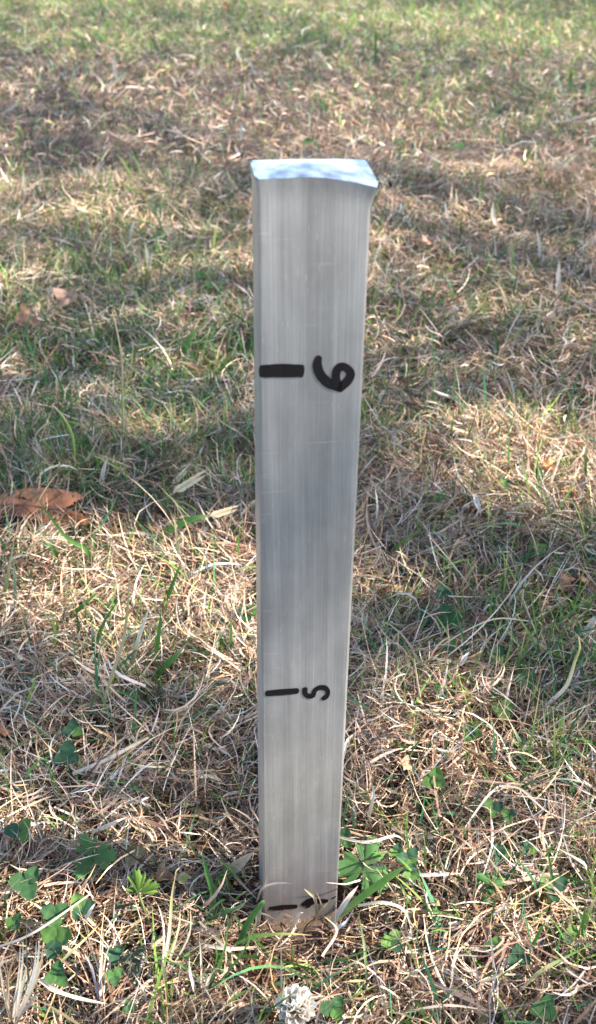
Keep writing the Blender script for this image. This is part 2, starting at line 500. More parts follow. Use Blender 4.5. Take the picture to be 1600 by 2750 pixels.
def clear_of(x, y, k):
    ok = np.ones(len(x), bool)
    for (cx, cy, r) in CLEAR:
        dx, dy = x - cx, y - cy
        # a blade just in front of a thing hides it as well
        ok &= ~((np.abs(dx) < r * k) & (dy > -r * 1.6 * k) & (dy < r * .7 * k))
    return ok

def lawn_layer(name, label, cat, specs, material):
    Vs, Qs, Cs, off = [], [], [], 0
    for (V, Q, C) in specs:
        Vs.append(V); Qs.append(Q + off); Cs.append(C); off += len(V)
    o = link(name, mesh_np(name, np.concatenate(Vs), np.concatenate(Qs), np.concatenate(Cs)), material)
    o['kind'] = 'stuff'
    return tag(o, label, cat)

def dry_strands(n, y0, y1, segs, wscale=1.0, lscale=1.0, lying=.75, margin=1.18, xy=None, keep=None):
    x, y = sample_region(n, y0, y1, margin) if xy is None else xy
    ok = not_in_post(x, y, .001)
    front = (np.abs(x) < .021) & (y < 0) & (y > -.032)            # little grows right against the post
    ok &= ~(front & (rng.random(len(x)) < .45))
    ok &= clear_of(x, y, .75) | (rng.random(len(x)) < .45)
    x, y = x[ok], y[ok]; n = len(x)
    h = height(x, y)
    ly = rng.random(n) < lying
    tuft = N_TONE(x, y)
    az = np.where(ly, N_AZ(x, y) * 9 + rng.normal(0, .9, n), rng.uniform(0, 6.28, n))
    tilt = np.where(ly, rng.normal(1.28, .30, n), np.abs(rng.normal(.55, .35, n)))
    curl = np.where(ly, rng.normal(.25, .7, n), rng.normal(.7, .7, n))
    drift = rng.normal(0, 1.15, n)
    L = rng.lognormal(math.log(.0235), .42, n) * lscale * np.where(ly, 1.0, .85)
    L = np.clip(L, .008, .075)
    W = np.clip(rng.lognormal(math.log(.00080), .48, n), .0004, .0025) * wscale
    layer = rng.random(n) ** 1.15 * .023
    near_post = (np.abs(x) < .05) & (y < .02) & (y > -.055)
    layer = np.where(near_post, layer * .35, layer); L = np.where(near_post, L * .75, L); tilt = np.where(near_post & ~ly, tilt + .6, tilt)
    pos = np.stack([x, y, h + np.where(ly, layer, layer * .35)], 1)
    # nothing may cross the post
    bl = np.abs(x) < .06
    az = np.where(bl & (y < .02) & (y > -.06), np.where(np.sin(az) * 0 + np.cos(az) > 0, az + math.pi, az), az)
    V, Q = blades(pos, L, W, az, tilt, curl, drift, segs, roll=rng.normal(0, .9, n), zmin=h - .002)
    k = rng.integers(0, len(DRY), n)
    pn = N_PATCH(x, y)
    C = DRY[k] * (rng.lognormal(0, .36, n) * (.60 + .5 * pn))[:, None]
    old_shaded = (layer < .0085) & ~(near_post & (rng.random(n) < .72))
    C[old_shaded] *= np.array([.26, .20, .17])  # rotted low strands, darkened further to paint shade into the gaps
    white = rng.random(n) < .085
    C[white] = np.array([.58, .50, .40]) * rng.uniform(.85, 1.1, (white.sum(), 1))
    tip = np.linspace(.92, 1.08, segs + 1)
    CC = (C[:, None, None, :] * tip[None, :, None, None]).repeat(2, 2)
    return V, Q, np.clip(CC.reshape(-1, 3), 0, .85)

def green_blades(n, y0, y1, segs, wscale=1.0, lscale=1.0, margin=1.18, xy=None):
    x, y = sample_region(n, y0, y1, margin) if xy is None else xy
    px, py, _ = project(np.stack([x, y, np.zeros(len(x))], 1))
    # blades stand in little tufts
    share = np.where(y > .8, np.where(py < 130, 1.5, 1.05), 1.3) * green_share(px, py) * np.clip(.35 + 1.5 * N_TONE(x, y) * (.4 + N_GREEN(x, y)), .2, 2.2)
    ok = (rng.random(len(x)) < share) & not_in_post(x, y, .002) & clear_of(x, y, 1.0)
    ok &= ~((np.abs(x) < .035) & (y < .01) & (y > -.035))
    x, y, px, py = x[ok], y[ok], px[ok], py[ok]; n = len(x)
    h = height(x, y)
    az = rng.uniform(0, 6.28, n) + 0 * N_AZ(x, y)
    tilt = np.abs(rng.normal(.75, .42, n)); curl = rng.normal(.55, .5, n); drift = rng.normal(0, .35, n)
    az = np.where((np.abs(x) < .06) & (y < .02) & (y > -.07) & (np.cos(az) > 0), az + math.pi, az)
    L = np.clip(rng.lognormal(math.log(.030), .38, n) * lscale, .01, .07)
    W = np.clip(rng.lognormal(math.log(.0015), .32, n), .0007, .0032) * wscale
    pos = np.stack([x, y, h + rng.random(n) * .008], 1)
    V, Q = blades(pos, L, W, az, tilt, curl, drift, segs, roll=rng.normal(0, .5, n), zmin=h)
    k = rng.integers(0, len(GRN), n)
    C = GRN[k] * rng.lognormal(0, .25, n)[:, None]
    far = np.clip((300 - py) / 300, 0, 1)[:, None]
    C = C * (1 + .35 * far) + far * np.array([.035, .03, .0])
    T = np.linspace(0, 1, segs + 1)[None, :, None]
    tipdry = (rng.random(n) < .35)[:, None, None] * np.clip((T - .6) / .4, 0, 1)
    rootpale = np.clip((.25 - T) / .25, 0, 1) * .5
    straw = np.array([.42, .34, .20])
    CC = C[:, None, :] * (1 - tipdry) + straw * tipdry
    CC = CC * (1 - rootpale) + np.array([.36, .34, .22]) * rootpale
    return V, Q, np.clip(CC[:, :, None, :].repeat(2, 2).reshape(-1, 3), 0, .8)

def lawn_beyond():
    """the same lawn outside the near wedge: one turf piece repeated at scattered places"""
    sp_, half = .13, .11
    gx, gy = np.meshgrid(np.arange(-3.0, 3.0, sp_), np.arange(-2.0, 6.6, sp_), indexing='ij')
    x = gx.ravel() + rng.uniform(-.03, .03, gx.size); y = gy.ravel() + rng.uniform(-.03, .03, gx.size)
    edge = ((y - CAM[1]) * cp + CAM[2] * sp) * 800 / F_PX * 1.18 + .02
    out = (y < -.115 - half * .25) | (np.abs(x) > edge + half * .22) | (y > 4.7 + half * .3)
    x, y = x[out], y[out]
    pts = np.stack([x, y, height(x, y) + .012], 1)
    for (name, label, make, m) in (
        ('dry_lawn_grass', 'dry matted grass of the lawn beyond the borders of the picture', lambda p: dry_strands(1, 0, 1, 4, 1.15, 1.0, xy=p), M_DRY),
        ('green_lawn_grass', 'green grass of the lawn beyond the borders of the picture', lambda p: green_blades(1, 0, 1, 4, 1.2, 1.0, xy=p), M_GREEN)):
        n = 5200 if m is M_DRY else 2600
        px_, py_ = rng.uniform(-half, half, n) + 3.0, rng.uniform(-half, half, n) + .9
        V, Q, C = make((px_, py_))
        V = V - np.array([3.0, .9, 0]); 
        turf = bpy.data.objects.new(name + '_piece', mesh_np(name + '_piece', V, Q, C)); turf.data.materials.append(m)
        me = bpy.data.meshes.new(name); me.from_pydata(pts.tolist(), [], [])
        o = link(name, me, m)
        o['kind'] = 'stuff'; tag(o, label, 'grass')
        ng = bpy.data.node_groups.new(name, 'GeometryNodeTree')
        ng.interface.new_socket('Geometry', in_out='INPUT', socket_type='NodeSocketGeometry')
        ng.interface.new_socket('Geometry', in_out='OUTPUT', socket_type='NodeSocketGeometry')
        gi, go = ng.nodes.new('NodeGroupInput'), ng.nodes.new('NodeGroupOutput')
        oi = ng.nodes.new('GeometryNodeObjectInfo'); oi.inputs['Object'].default_value = turf
        oi.inputs['As Instance'].default_value = True
        ip = ng.nodes.new('GeometryNodeInstanceOnPoints')
        rv = ng.nodes.new('FunctionNodeRandomValue'); rv.data_type = 'FLOAT_VECTOR'
        rv.inputs[0].default_value = (0, 0, 0); rv.inputs[1].default_value = (0, 0, 6.283)
        ng.links.new(gi.outputs[0], ip.inputs['Points']); ng.links.new(oi.outputs['Geometry'], ip.inputs['Instance'])
        ng.links.new(rv.outputs[0], ip.inputs['Rotation']); ng.links.new(ip.outputs[0], go.inputs[0])
        o.modifiers.new('turf', 'NODES').node_group = ng

# ------------------------------------------------------------------ the post
YAW = math.radians(7.3)
fn = np.array([math.sin(YAW), -math.cos(YAW), 0.0])            # front face normal
fr = np.array([math.cos(YAW), math.sin(YAW), 0.0])             # along the face
def face(px, py):
    d = ray(px, py); t = -(CAM @ fn) / (d @ fn)
    p = CAM + d * t
    return np.array([p @ fr, p[2]])                            # along the face, height

EDGE = [(2470, 706.0, 903.0), (1858, 699.5, 936.0), (1000, 695.5, 975.0), (640, 696.0, 1000.0), (560, 696.0, 1004.0), (525, 696, 1008.0), (507, 695.5, 1018.0)]
D_POST = .0222
def build_post():
    root = thing('metal_post', 'grey aluminium bar post with black numerals, hammered into the dry lawn', 'post', (0, 0, 0))
    rows = []
    lo0, hi0 = face(EDGE[0][1], EDGE[0][0]), face(EDGE[0][2], EDGE[0][0])
    lo1, hi1 = face(EDGE[2][1], EDGE[2][0]), face(EDGE[2][2], EDGE[2][0])
    s = lambda a, b, z: a[0] + (b[0] - a[0]) * (z - a[1]) / (b[1] - a[1])
    zb = -.09
    rows.append((zb, s(lo0, lo1, zb), s(hi0, hi1, zb)))
    for k in range(14):
        py = 2470 + (660 - 2470) * k / 13
        z = face(800, py)[1]
        rows.append((z, s(lo0, lo1, z), s(hi0, hi1, z)))
    print('post width', rows[0][2] - rows[0][1], rows[-1][2] - rows[-1][1], 'height', face(839, 474)[1])
    bev = .0011
    NS = 14
    def ring(z, a, b, flare=0.0, tops=None):
        """outline of the bar: front face from left to right, then round the back"""
        pts = []
        for k in range(NS + 1):
            u = k / NS
            x = a + bev + (b - a - 2 * bev) * u
            pts.append((x, 0.0, 0))
        pts.append((b - bev * .3, -bev * .3, 0)); pts.append((b, -bev, 0))
        for k in range(1, 5): pts.append((b, -bev - (D_POST - 2 * bev) * k / 4, 0))
        pts.append((b - bev, -D_POST, 0))
        for k in range(1, NS + 1): pts.append((b - bev - (b - a - 2 * bev) * k / NS, -D_POST, 0))
        pts.append((a, -D_POST + bev, 0))
        for k in range(1, 5): pts.append((a, -D_POST + bev + (D_POST - 2 * bev) * k / 4, 0))
        pts.append((a + bev * .3, -bev * .3, 0))
        return np.array(pts)
    zt = face(839, 471)[1]
    a0, b0 = rows[-1][1], rows[-1][2]
    wid = b0 - a0
    def topz(u, v):       # u across, v 0 front .. 1 back : hammered, lower at its right-hand front
        return zt - .0042 * max(0, (u - .42) / .58) ** 1.5 * (1 - .75 * v) - .0008 * (1 - u) * (1 - v) - .0012 * max(0, u - .9) * 10 * (1 - v)
    R = []
    for (z, a, b) in rows:
        r = ring(z, a, b); r[:, 2] = z; R.append(r)
    n = len(R[0])
    # upper rings grow out into the hammered lip
    zr = rows[-1][0]
    for f in (.35, .62, .75, .84, .91, .97, 1.0):
        r = ring(0, a0, b0)
        u = (r[:, 0] - a0) / wid; v = -r[:, 1] / D_POST
        zz = np.array([topz(min(max(uu, 0), 1), min(max(vv, 0), 1)) for uu, vv in zip(u, v)])
        r[:, 2] = zr + (zz - zr) * f
        g = max(0, (f - .70) / .30) ** 1.5
        du = np.where(u > .93, .0030, 0) * (1 - .35 * v)
        dl = np.where(u < .03, .0004, 0)
        r[:, 0] += max(0, (f - .45) / .55) ** 2.4 * du - g * dl
        r[:, 1] += g * np.where(v < .04, .0009 * (.3 + .7 * u), 0) - g * np.where(v > .96, .0006, 0)
        # back right-hand corner is battered in
        r[:, 0] += g * np.where((u > .9) & (v > .9), .0006, 0)
        R.append(r)
    V = np.concatenate(R)
    W = V[:, :1] * fr + V[:, 1:2] * -fn * -1.0
    W = V[:, [0]] * fr[None, :] + V[:, [1]] * fn[None, :]
    W[:, 2] = V[:, 2]
    q = []
    m = len(R)
    for i in range(m - 1):
        for k in range(n):
            q.append((i * n + k, i * n + (k + 1) % n, (i + 1) * n + (k + 1) % n, (i + 1) * n + k))
    body = link('bar', mesh_np('bar', W, q), M_METAL, root)
    md = body.modifiers.new('edge', 'EDGE_SPLIT'); md.split_angle = math.radians(14)
    # struck top
    gx, gy = 16, 6
    rt = R[-1]
    TV, tq = [], []
    def edge_front(u):
        k = u * NS; i = min(int(k), NS - 1); return rt[i] + (rt[i + 1] - rt[i]) * (k - i)
    nb0 = NS + 1 + 2 + 4 + 1
    back = np.vstack([rt[nb0 - 1:nb0 - 1 + NS + 1]])[::-1]
    def edge_back(u):
        k = u * NS; i = min(int(k), NS - 1); return back[i] + (back[i + 1] - back[i]) * (k - i)
    left = [edge_front(0)] + [rt[-2 - k] for k in range(5)][0:] + [edge_back(0)]
    for i in range(gx + 1):
        for j in range(gy + 1):
            u, v = i / gx, j / gy
            A, B = edge_front(u), edge_back(u)
            p = A * (1 - v) + B * v
            if i == 0: p = p + np.array([-.0013 * math.sin(math.pi * v) * 0 - .0011 * (0 < j < gy), 0, 0])
            if i == gx: p = p + np.array([.0011 * (0 < j < gy) * (1 - .5 * v), 0, 0])
            p = p.copy()
            p[2] += .0017 * math.sin(math.pi * u) * math.sin(math.pi * v)
            p[2] += .0001
            TV.append(p)
    TV = np.array(TV)
    TW = TV[:, [0]] * fr[None, :] + TV[:, [1]] * fn[None, :]; TW[:, 2] = TV[:, 2]
    for i in range(gx):
        for j in range(gy):
            a = i * (gy + 1) + j
            tq.append((a, a + gy + 1, a + gy + 2, a + 1))
    top = link('struck_top', mesh_np('struck_top', TW, tq), M_CUT, root)
    top['label'] = 'shiny hammered top end'
    # marker strokes, flat ink a hair proud of the face
    def stroke(name, px_pts, w_px, label=None, n=26, lift=.00022, blunt=False):
        P2 = np.array([face(*p) for p in px_pts])
        P = spline(np.column_stack([P2, np.zeros(len(P2))]), n)[:, :2]
        T = np.gradient(P, axis=0); T /= np.linalg.norm(T, axis=1)[:, None]
        Nn = np.column_stack([-T[:, 1], T[:, 0]])
        cz = face(*px_pts[0])
        d = depth(cz[0] * fr + np.array([0, 0, cz[1]]))
        ws = np.interp(np.linspace(0, 1, n), np.linspace(0, 1, len(w_px)), w_px) * d / F_PX / 2
        vdir = cz[0] * fr + np.array([0, 0, cz[1]]) - CAM; vdir /= np.linalg.norm(vdir)
        kz = 1 / math.hypot(vdir[0], vdir[1])
        verts, quads = [], []
        caps = 5
        prof = [(math.sin(k / caps * math.pi / 2), 1 - math.cos(k / caps * math.pi / 2)) for k in range(caps + 1)]
        line = []
        c = .35 if blunt else 1.0
        for k in range(caps):
            line.append((P[0] - T[0] * ws[0] * c * (1 - k / caps), Nn[0], ws[0] * (math.sqrt(1 - (1 - k / caps) ** 2) if k else .02)))
        for i in range(n): line.append((P[i], Nn[i], ws[i]))
        for k in range(1, caps + 1):
            f = k / caps
            line.append((P[-1] + T[-1] * ws[-1] * c * f, Nn[-1], ws[-1] * max(math.sqrt(1 - f * f), .02)))
        for (p, nn, w) in line:
            for sgn in (-1, 1):
                e = p + nn * np.array([1, kz]) * w * sgn * (1 + .06 * (random.random() - .5))
                verts.append(e[0] * fr + np.array([0, 0, e[1]]) + fn * lift)
        for i in range(len(line) - 1):
            quads.append((i * 2, i * 2 + 1, i * 2 + 3, i * 2 + 2))
        o = link(name, mesh_np(name, np.array(verts), quads, smooth=False), M_INK, root)
        if label: o['label'] = label
        return o
    C1 = lambda x, y: (600 + .3411 * x, 380 + .3411 * y)
    C2 = lambda x, y: (600 + .3411 * x, 1700 + .3411 * y)
    stroke('mark_line', [C1(293, 1808), C1(450, 1803), C1(620, 1806)], [33, 37, 34], 'thick black level mark beside the six', blunt=True)
    six = stroke('numeral_six', [C1(746, 1708), C1(738, 1762), C1(762, 1835), C1(818, 1895), C1(880, 1922), C1(920, 1938)], [20, 26, 27, 27, 26, 25], 'black hand-drawn 6 lying on its side')
    lp = stroke('loop', [C1(903, 1930), C1(884, 1868), C1(894, 1796), C1(927, 1770), C1(972, 1786), C1(1000, 1828), C1(982, 1876), C1(945, 1915), C1(922, 1940)], [24, 24, 23, 21, 22, 24, 25, 24, 20], lift=.00030)
    lp.parent = six
    stroke('mark_line', [C2(347, 473), C2(460, 464), C2(575, 454)], [15, 17, 15], 'thin black level mark beside the five')
    stroke('numeral_five', [C2(640, 440), C2(644, 478), C2(672, 494), C2(704, 490), C2(718, 452), C2(755, 428), C2(800, 432), C2(821, 462), C2(812, 496), C2(788, 512)], [15, 14, 13, 13, 13, 13, 14, 13, 13, 13], 'black hand-drawn 5 lying on its side', n=40)
    C3 = lambda x, y: (640 + .2183 * x, 2300 + .2183 * y)
    stroke('mark_line', [C3(395, 640), C3(540, 625), C3(705, 613)], [10, 13, 10], 'black level mark just above the grass')
    four = stroke('numeral_four', [C3(795, 590), C3(850, 560), C3(905, 530), C3(925, 505)], [10, 16, 14, 9], 'black hand-drawn 4 half sunk in the grass')
    bar4 = stroke('crossbar', [C3(850, 600), C3(900, 560), C3(980, 546), C3(1085, 545)], [15, 13, 11, 9], lift=.0003)
    bar4.parent = four
    stroke('smear', [C3(1150, 520), C3(1195, 490)], [3, 3])
build_post()

# ------------------------------------------------------------------ single plants
LEAF_G = [(.048, .112, .034), (.036, .086, .034), (.070, .142, .036), (.030, .072, .038), (.085, .16, .04)]

def leaflet_mesh(seed):
    """one heart-tipped clover leaflet of unit length along +Y, folded a little along its midrib"""
    r = random.Random(seed)
    n, m = 9, 4
    V, C, q = [], [], []
    fold, cup = r.uniform(.12, .34), r.uniform(-.10, .16)
    wob = [r.uniform(-.04, .04) for _ in range(3)]
    for i in range(n):
        t = i / (n - 1)
        w = .43 * (math.sin(math.pi * min(t, 1) ** .72 * .80 + .02)) ** .85 * (1.12 if t > .3 else 1)
        w = .05 + .43 * math.sin(math.pi * (t ** .8) * .82) if t > 0 else .035
        for j in range(-m, m + 1):
            s = j / m
            # rounded outer edge with a shallow notch in the middle
            tip = (1 - s * s) ** .5 if abs(s) < 1 else 0
            y = t * (.80 + .20 * tip) - .05 * math.exp(-(s * 5) ** 2) * t ** 4
            x = s * w
            z = abs(s) * w * fold + cup * t * t + .03 * math.sin(6 * t + s * 2 + wob[0] * 40)
            V.append((x, y, z))
            pale = math.exp(-((t - .48 - .10 * abs(s)) / .07) ** 2) * .35 * (r.random() * .2 + .8)
            edge = .10 * (abs(s) > .9)
            C.append((1 + pale + edge,) * 3)
    k = 2 * m + 1
    for i in range(n - 1):
        for j in range(k - 1): q.append((i * k + j, i * k + j + 1, (i + 1) * k + j + 1, (i + 1) * k + j))
    return np.array(V), q, np.array(C)
LEAFLETS = {}
def leaflet_data(shape, shade):
    key = (shape, shade)
    if key not in LEAFLETS:
        V, q, C = leaflet_mesh(shape)
        LEAFLETS[key] = mesh_np('leaflet', V, q, C * np.array(LEAF_G[shade]) * (1.0))
        LEAFLETS[key].materials.append(M_LEAF)
    return LEAFLETS[key]

def clover(px, py, size, label, group=None, shade=0, tilt=.45, turn=None, count=3, z=.019):
    """a clover leaf: leaflets on a thin stalk; size = its width in the photograph's pixels"""
    c = at(px, py, z)
    d = depth(c)
    L = size * d / F_PX * .46
    root = thing('clover_leaf', label, 'clover', (c[0], c[1], height(c[0], c[1])), group)
    R0 = np.array(root.location)
    turn = random.uniform(0, 6.28) if turn is None else turn
    CLEAR.append((c[0], c[1], L * .95))
    lean = Vector((random.uniform(-.5, .5), -1, 0)).normalized()
    base = Matrix.Translation(Vector(c) - Vector(R0)) @ Matrix.Rotation(tilt, 4, lean.cross(Vector((0, 0, 1))) * -1)
    for k in range(count):
        a = turn + k * 2.09 + random.uniform(-.15, .15)
        o = link('leaflet', leaflet_data(random.randrange(5), (shade + (random.random() < .3)) % len(LEAF_G)), None, root)
        s = L * random.uniform(.9, 1.1)
        o.matrix_local = base @ Matrix.Rotation(a, 4, 'Z') @ Matrix.Rotation(random.uniform(-.05, .40), 4, 'X') @ Matrix.Diagonal((s, s, s, 1))
    foot = np.array([c[0] + random.uniform(-.008, .008), c[1] + random.uniform(.002, .012), R0[2] - .004])
    link('stalk', tube_mesh('stalk', [foot, (foot + c) / 2 + [0, .003, .002], c], [.0006, .0005], [(.16, .20, .07)], 7, 5, R0), M_LEAF, root)
    return root

CLOVERS = [ # px, py, width, shade, tilt, label
    (1206, 1655, 92, 0, .75, 'large upright green clover leaf standing above matted straw right of the post'),
    (1196, 1738, 84, 2, .35, 'flat round clover leaf directly below the large upright clover'),
    (1015, 1738, 62, 0, .5, 'clover leaf close beside the right edge of the post, level with the numeral five'),
    (1334, 1762, 66, 1, .4, 'clover leaf at the foot of the long green grass tuft on the right'),
    (1182, 1862, 66, 0, .55, 'clover leaf just left of the small crumpled tan leaf'),
    (1268, 1966, 70, 2, .8, 'upright pale green clover leaf on the edge of the sunny straw'),
    (1170, 2098, 78, 2, .4, 'sunlit clover leaf in bright straw halfway up the lower right'),
    (1506, 1534, 84, 3, .4, 'bluish clover leaf above the brown leaf scraps near the right border'),
    (1580, 1480, 60, 3, .4, 'clover leaf cut by the right border beside pale straws'),
    (1350, 1908, 76, 3, .35, 'dark pointed clover leaf right of the crumpled tan leaf'),
    (1412, 1828, 72, 0, .7, 'upright clover leaf in the shade of the right-hand grass tuft'),
    (1188, 1594, 66, 3, .45, 'dark clover leaf just above the large upright clover'),
    (1134, 1655, 64, 3, .4, 'dark clover leaf touching the left of the large upright clover'),
    (1182, 1338, 44, 0, .6, 'small clover leaf left of the pale husk'),
    (1356, 1301, 42, 2, .6, 'small bright clover leaf in the sunny straw on the right'),
    (1448, 1478, 56, 3, .55, 'grey green clover leaf left of the bluish clover'),
    (1027, 1862, 58, 1, .5, 'clover leaf low against the post below the numeral five'),
    (1019, 1808, 44, 0, .5, 'small clover leaf between two others along the post edge'),
    (1322, 2170, 66, 2, .45, 'light green clover leaf in open straw at mid lower right'),
    (1366, 2190, 52, 2, .55, 'yellowish clover leaf touching the light green one at mid lower right'),
    (1098, 2306, 74, 2, .5, 'bright clover leaf over the tip of the broad green blade'),
    (1068, 2288, 56, 3, .45, 'dark clover leaf behind the bright one by the broad green blade'),
    (1104, 2348, 62, 3, .35, 'dark drooping clover leaf under the tip of the broad green blade'),
    (1052, 2528, 80, 3, .55, 'dark clover leaf with pale edge below the arching straw right of the post'),
    (1326, 2537, 60, 2, .5, 'round bright clover leaf near the lower right corner'),
    (1392, 2572, 84, 3, .35, 'wide dark clover leaf right of the round bright one'),
    (1462, 2708, 92, 0, .55, 'large clover leaf at the bottom edge on the right'),
    (897, 2708, 88, 1, .5, 'dark clover leaf just right of the white flower'),
    (1484, 2385, 92, 3, .35, 'broad dark clover leaf in the shade near the right border'),
    (1346, 2298, 74, 3, .4, 'dim clover leaf between straws above the toothed leaf on the right'),
    (1420, 2280, 60, 3, .4, 'dim small clover leaf right of another dim one'),
    (1530, 2520, 74, 3, .4, 'dark clover leaf by the green blades at the right border'),
    (76, 2372, 108, 1, .4, 'wide dark green clover leaf near the left border'),
    (147, 2456, 96, 0, .75, 'upright clover leaf with one lit edge crossed by a straw at lower left'),
    (150, 2522, 110, 2, .7, 'largest pale green clover leaf with browned rim at lower left'),
    (222, 2440, 92, 3, .35, 'flat dull clover leaf right of the upright one at lower left'),
    (306, 2622, 62, 0, .6, 'small two-lobed clover leaf between pale shoots near the bottom'),
    (153, 2618, 84, 0, .85, 'tall narrow clover leaf behind the long straw at lower left'),
    (306, 2562, 60, 3, .4, 'dark clover leaf behind the pale forked shoot'),
    (56, 2232, 90, 3, .35, 'dark clover leaf in deep shade at the left border'),
    (40, 2478, 62, 1, .4, 'clover leaf low at the left border under the pale shoot tuft'),
    (193, 1962, 72, 3, .35, 'bluish clover leaf just above the end of the dry twig'),
    (182, 2030, 90, 3, .3, 'broad bluish clover leaf touching the dry twig'),
    (664, 1648, 78, 3, .4, 'dark clover leaf against the left edge of the post'),
    (925, 2250, 70, 0, .7, 'clover leaf squeezed between the post and the toothed leaf'),
    (345, 2705, 50, 1, .45, 'tiny clover leaf at the bottom left of centre'),
    (565, 765, 40, 0, .5, 'small clover leaf in green grass left of the post above the numeral six'),
    (540, 740, 40, 2, .5, 'bright clover leaf touching another in the grass left of the post top'),
    (830, 380, 32, 2, .6, 'small blurred green leaf just behind the top of the post'),
    (1236, 393, 34, 0, .6, 'small blurred round leaf behind and right of the post'),
    (14, 950, 66, 2, .6, 'yellow green clover leaf at the left border above the brown leaf'),
]
for i, (px, py, w, sh, tl, lab) in enumerate(CLOVERS):
    clover(px, py, w, lab, 'clover leaves scattered in the lawn', sh, tl)

def toothed_leaf(px, py, size, label, turn, tilt, tint, z=.02, half=False):
    """a buttercup leaf: three deeply cut lobes, each with teeth, on a stalk"""
    c = at(px, py, z); d = depth(c); R = size * d / F_PX * .60
    root = thing('toothed_leaf', label, 'leaf', (c[0], c[1], height(c[0], c[1])), 'toothed buttercup-like leaves')
    R0 = np.array(root.location)
    CLEAR.append((c[0], c[1], R * 1.15))
    base = Matrix.Translation(Vector(c) - Vector(R0)) @ Matrix.Rotation(tilt, 4, 'X') @ Matrix.Rotation(turn, 4, 'Z')
    rr = random.Random(int(px))
    lobes = [(0, 1.0, .80), (2.0, .95, .95), (-2.0, .95, .95)] if not half else [(0, 1.0, .6), (1.3, .9, .6), (-1.3, .55, .5)]
    for li, (a, ln, hw) in enumerate(lobes):
        # outline of one lobe in polar form about the leaf centre
        m = 31; V, C, q = [], [], []
        rings = 5
        for k in range(m):
            s = -1 + 2 * k / (m - 1)
            an = s * hw
            body = .62 + .38 * math.cos(s * 1.45)
            cut = .34 * math.exp(-((abs(s) - .46) / .10) ** 2)
            tooth = .15 * (1 - abs(((k / 4.0) % 1) * 2 - 1))
            r = ln * (body - cut + tooth)
            r *= 1 if abs(s) < .98 else .55
            for j in range(rings):
                f = (j / (rings - 1)) ** .8
                x, y = math.sin(an) * r * f, math.cos(an) * r * f
                zz = .10 * f * f * math.cos(s * 5) - .13 * f ** 3 + .05 * abs(s) * f
                V.append((x, y, zz))
                vein = math.exp(-((s * 6) % 2 - 1) ** 2 * 14) * .16
                C.append(np.array(tint) * (.62 + .62 * f * f + vein * (1 - f) + rr.uniform(-.05, .05)))
        for k in range(m - 1):
            for j in range(rings - 1):
                q.append((k * rings + j, (k + 1) * rings + j, (k + 1) * rings + j + 1, k * rings + j + 1))
        o = link('lobe', mesh_np('lobe', np.array(V) * R, q, np.array(C)), M_LEAF, root)
        o.matrix_local = base @ Matrix.Translation((0, 0, -.0006 * li)) @ Matrix.Rotation(-a, 4, 'Z') @ Matrix.Rotation(rr.uniform(-.1, .2), 4, 'X')
    foot = np.array([c[0] + .004, c[1] + .006, R0[2] - .004])
    link('stalk', tube_mesh('stalk', [foot, (foot + c) / 2, c - [0, 0, .001]], [.0009, .0007], [(.20, .24, .10)], 6, 6, R0), M_LEAF, root)

toothed_leaf(978, 2328, 128, 'broad deeply lobed toothed leaf close beside the foot of the post', -.4, .55, (.062, .142, .045))
toothed_leaf(246, 2300, 106, 'shaded toothed leaf lying flat in straw at lower left', .5, .45, (.075, .145, .045))
toothed_leaf(372, 2398, 100, 'upright yellow green toothed leaf on a short stalk at lower left', .1, 1.15, (.075, .135, .025), half=True, z=.024)
toothed_leaf(1318, 2378, 72, 'small toothed leaf half under straw at lower right', .8, .5, (.06, .15, .045))
toothed_leaf(360, 2578, 62, 'tiny grey toothed leaf low in the bare patch near the bottom', 1.2, .3, (.12, .16, .10), z=.006)

# ------------------------------------------------------------------ single blades, stalks and shoots
STRAW, WHITE, TAN, GREEN, DKGREEN, BRIGHT = (.46, .36, .24), (.55, .48, .39), (.40, .28, .18), (.07, .155, .04), (.055, .12, .055), (.10, .205, .045)

def pixel_path(pts, z0):
    """pts (px, py, how far the place leans towards (-) or away (+) from the root, metres); the first is the root at height z0"""
    r = at(pts[0][0], pts[0][1], z0)
    out = [r - np.array([0, 0, .004])]
    for p in pts[1:]:
        out.append(onY(p[0], p[1], r[1] + p[2]))
    for k in range(1, len(out)):
        out[k][2] = max(out[k][2], float(height(out[k][0], out[k][1])) + .006)
    return out

def blade(pts, w_px, cols, label, name='grass_leaf', cat='grass blade', z0=.004, group='single blades standing out in the lawn', **kw):
    P = pixel_path(pts, z0)
    w = w_px * depth(P[0]) / F_PX
    m = M_GREEN if kw.pop('green', True) else M_DRY
    o = link(name, ribbon_mesh(name, P, w, cols, org=P[0], **kw), m)
    o.location = P[0]
    return tag(o, label, cat, group)

def stalk(pts, r_px, cols, label, name='dry_stalk', cat='stalk', z0=.004, group='dry stalks in the lawn', sides=7, n=16):
    P = pixel_path(pts, z0)
    w = [r * depth(P[0]) / F_PX for r in r_px]
    o = link(name, tube_mesh(name, P, w, cols, n, sides, P[0]), M_DRY)
    o.location = P[0]
    return tag(o, label, cat, group)

def lying(pts, z):
    return [at(p[0], p[1], z if len(p) < 3 else p[2]) for p in pts]

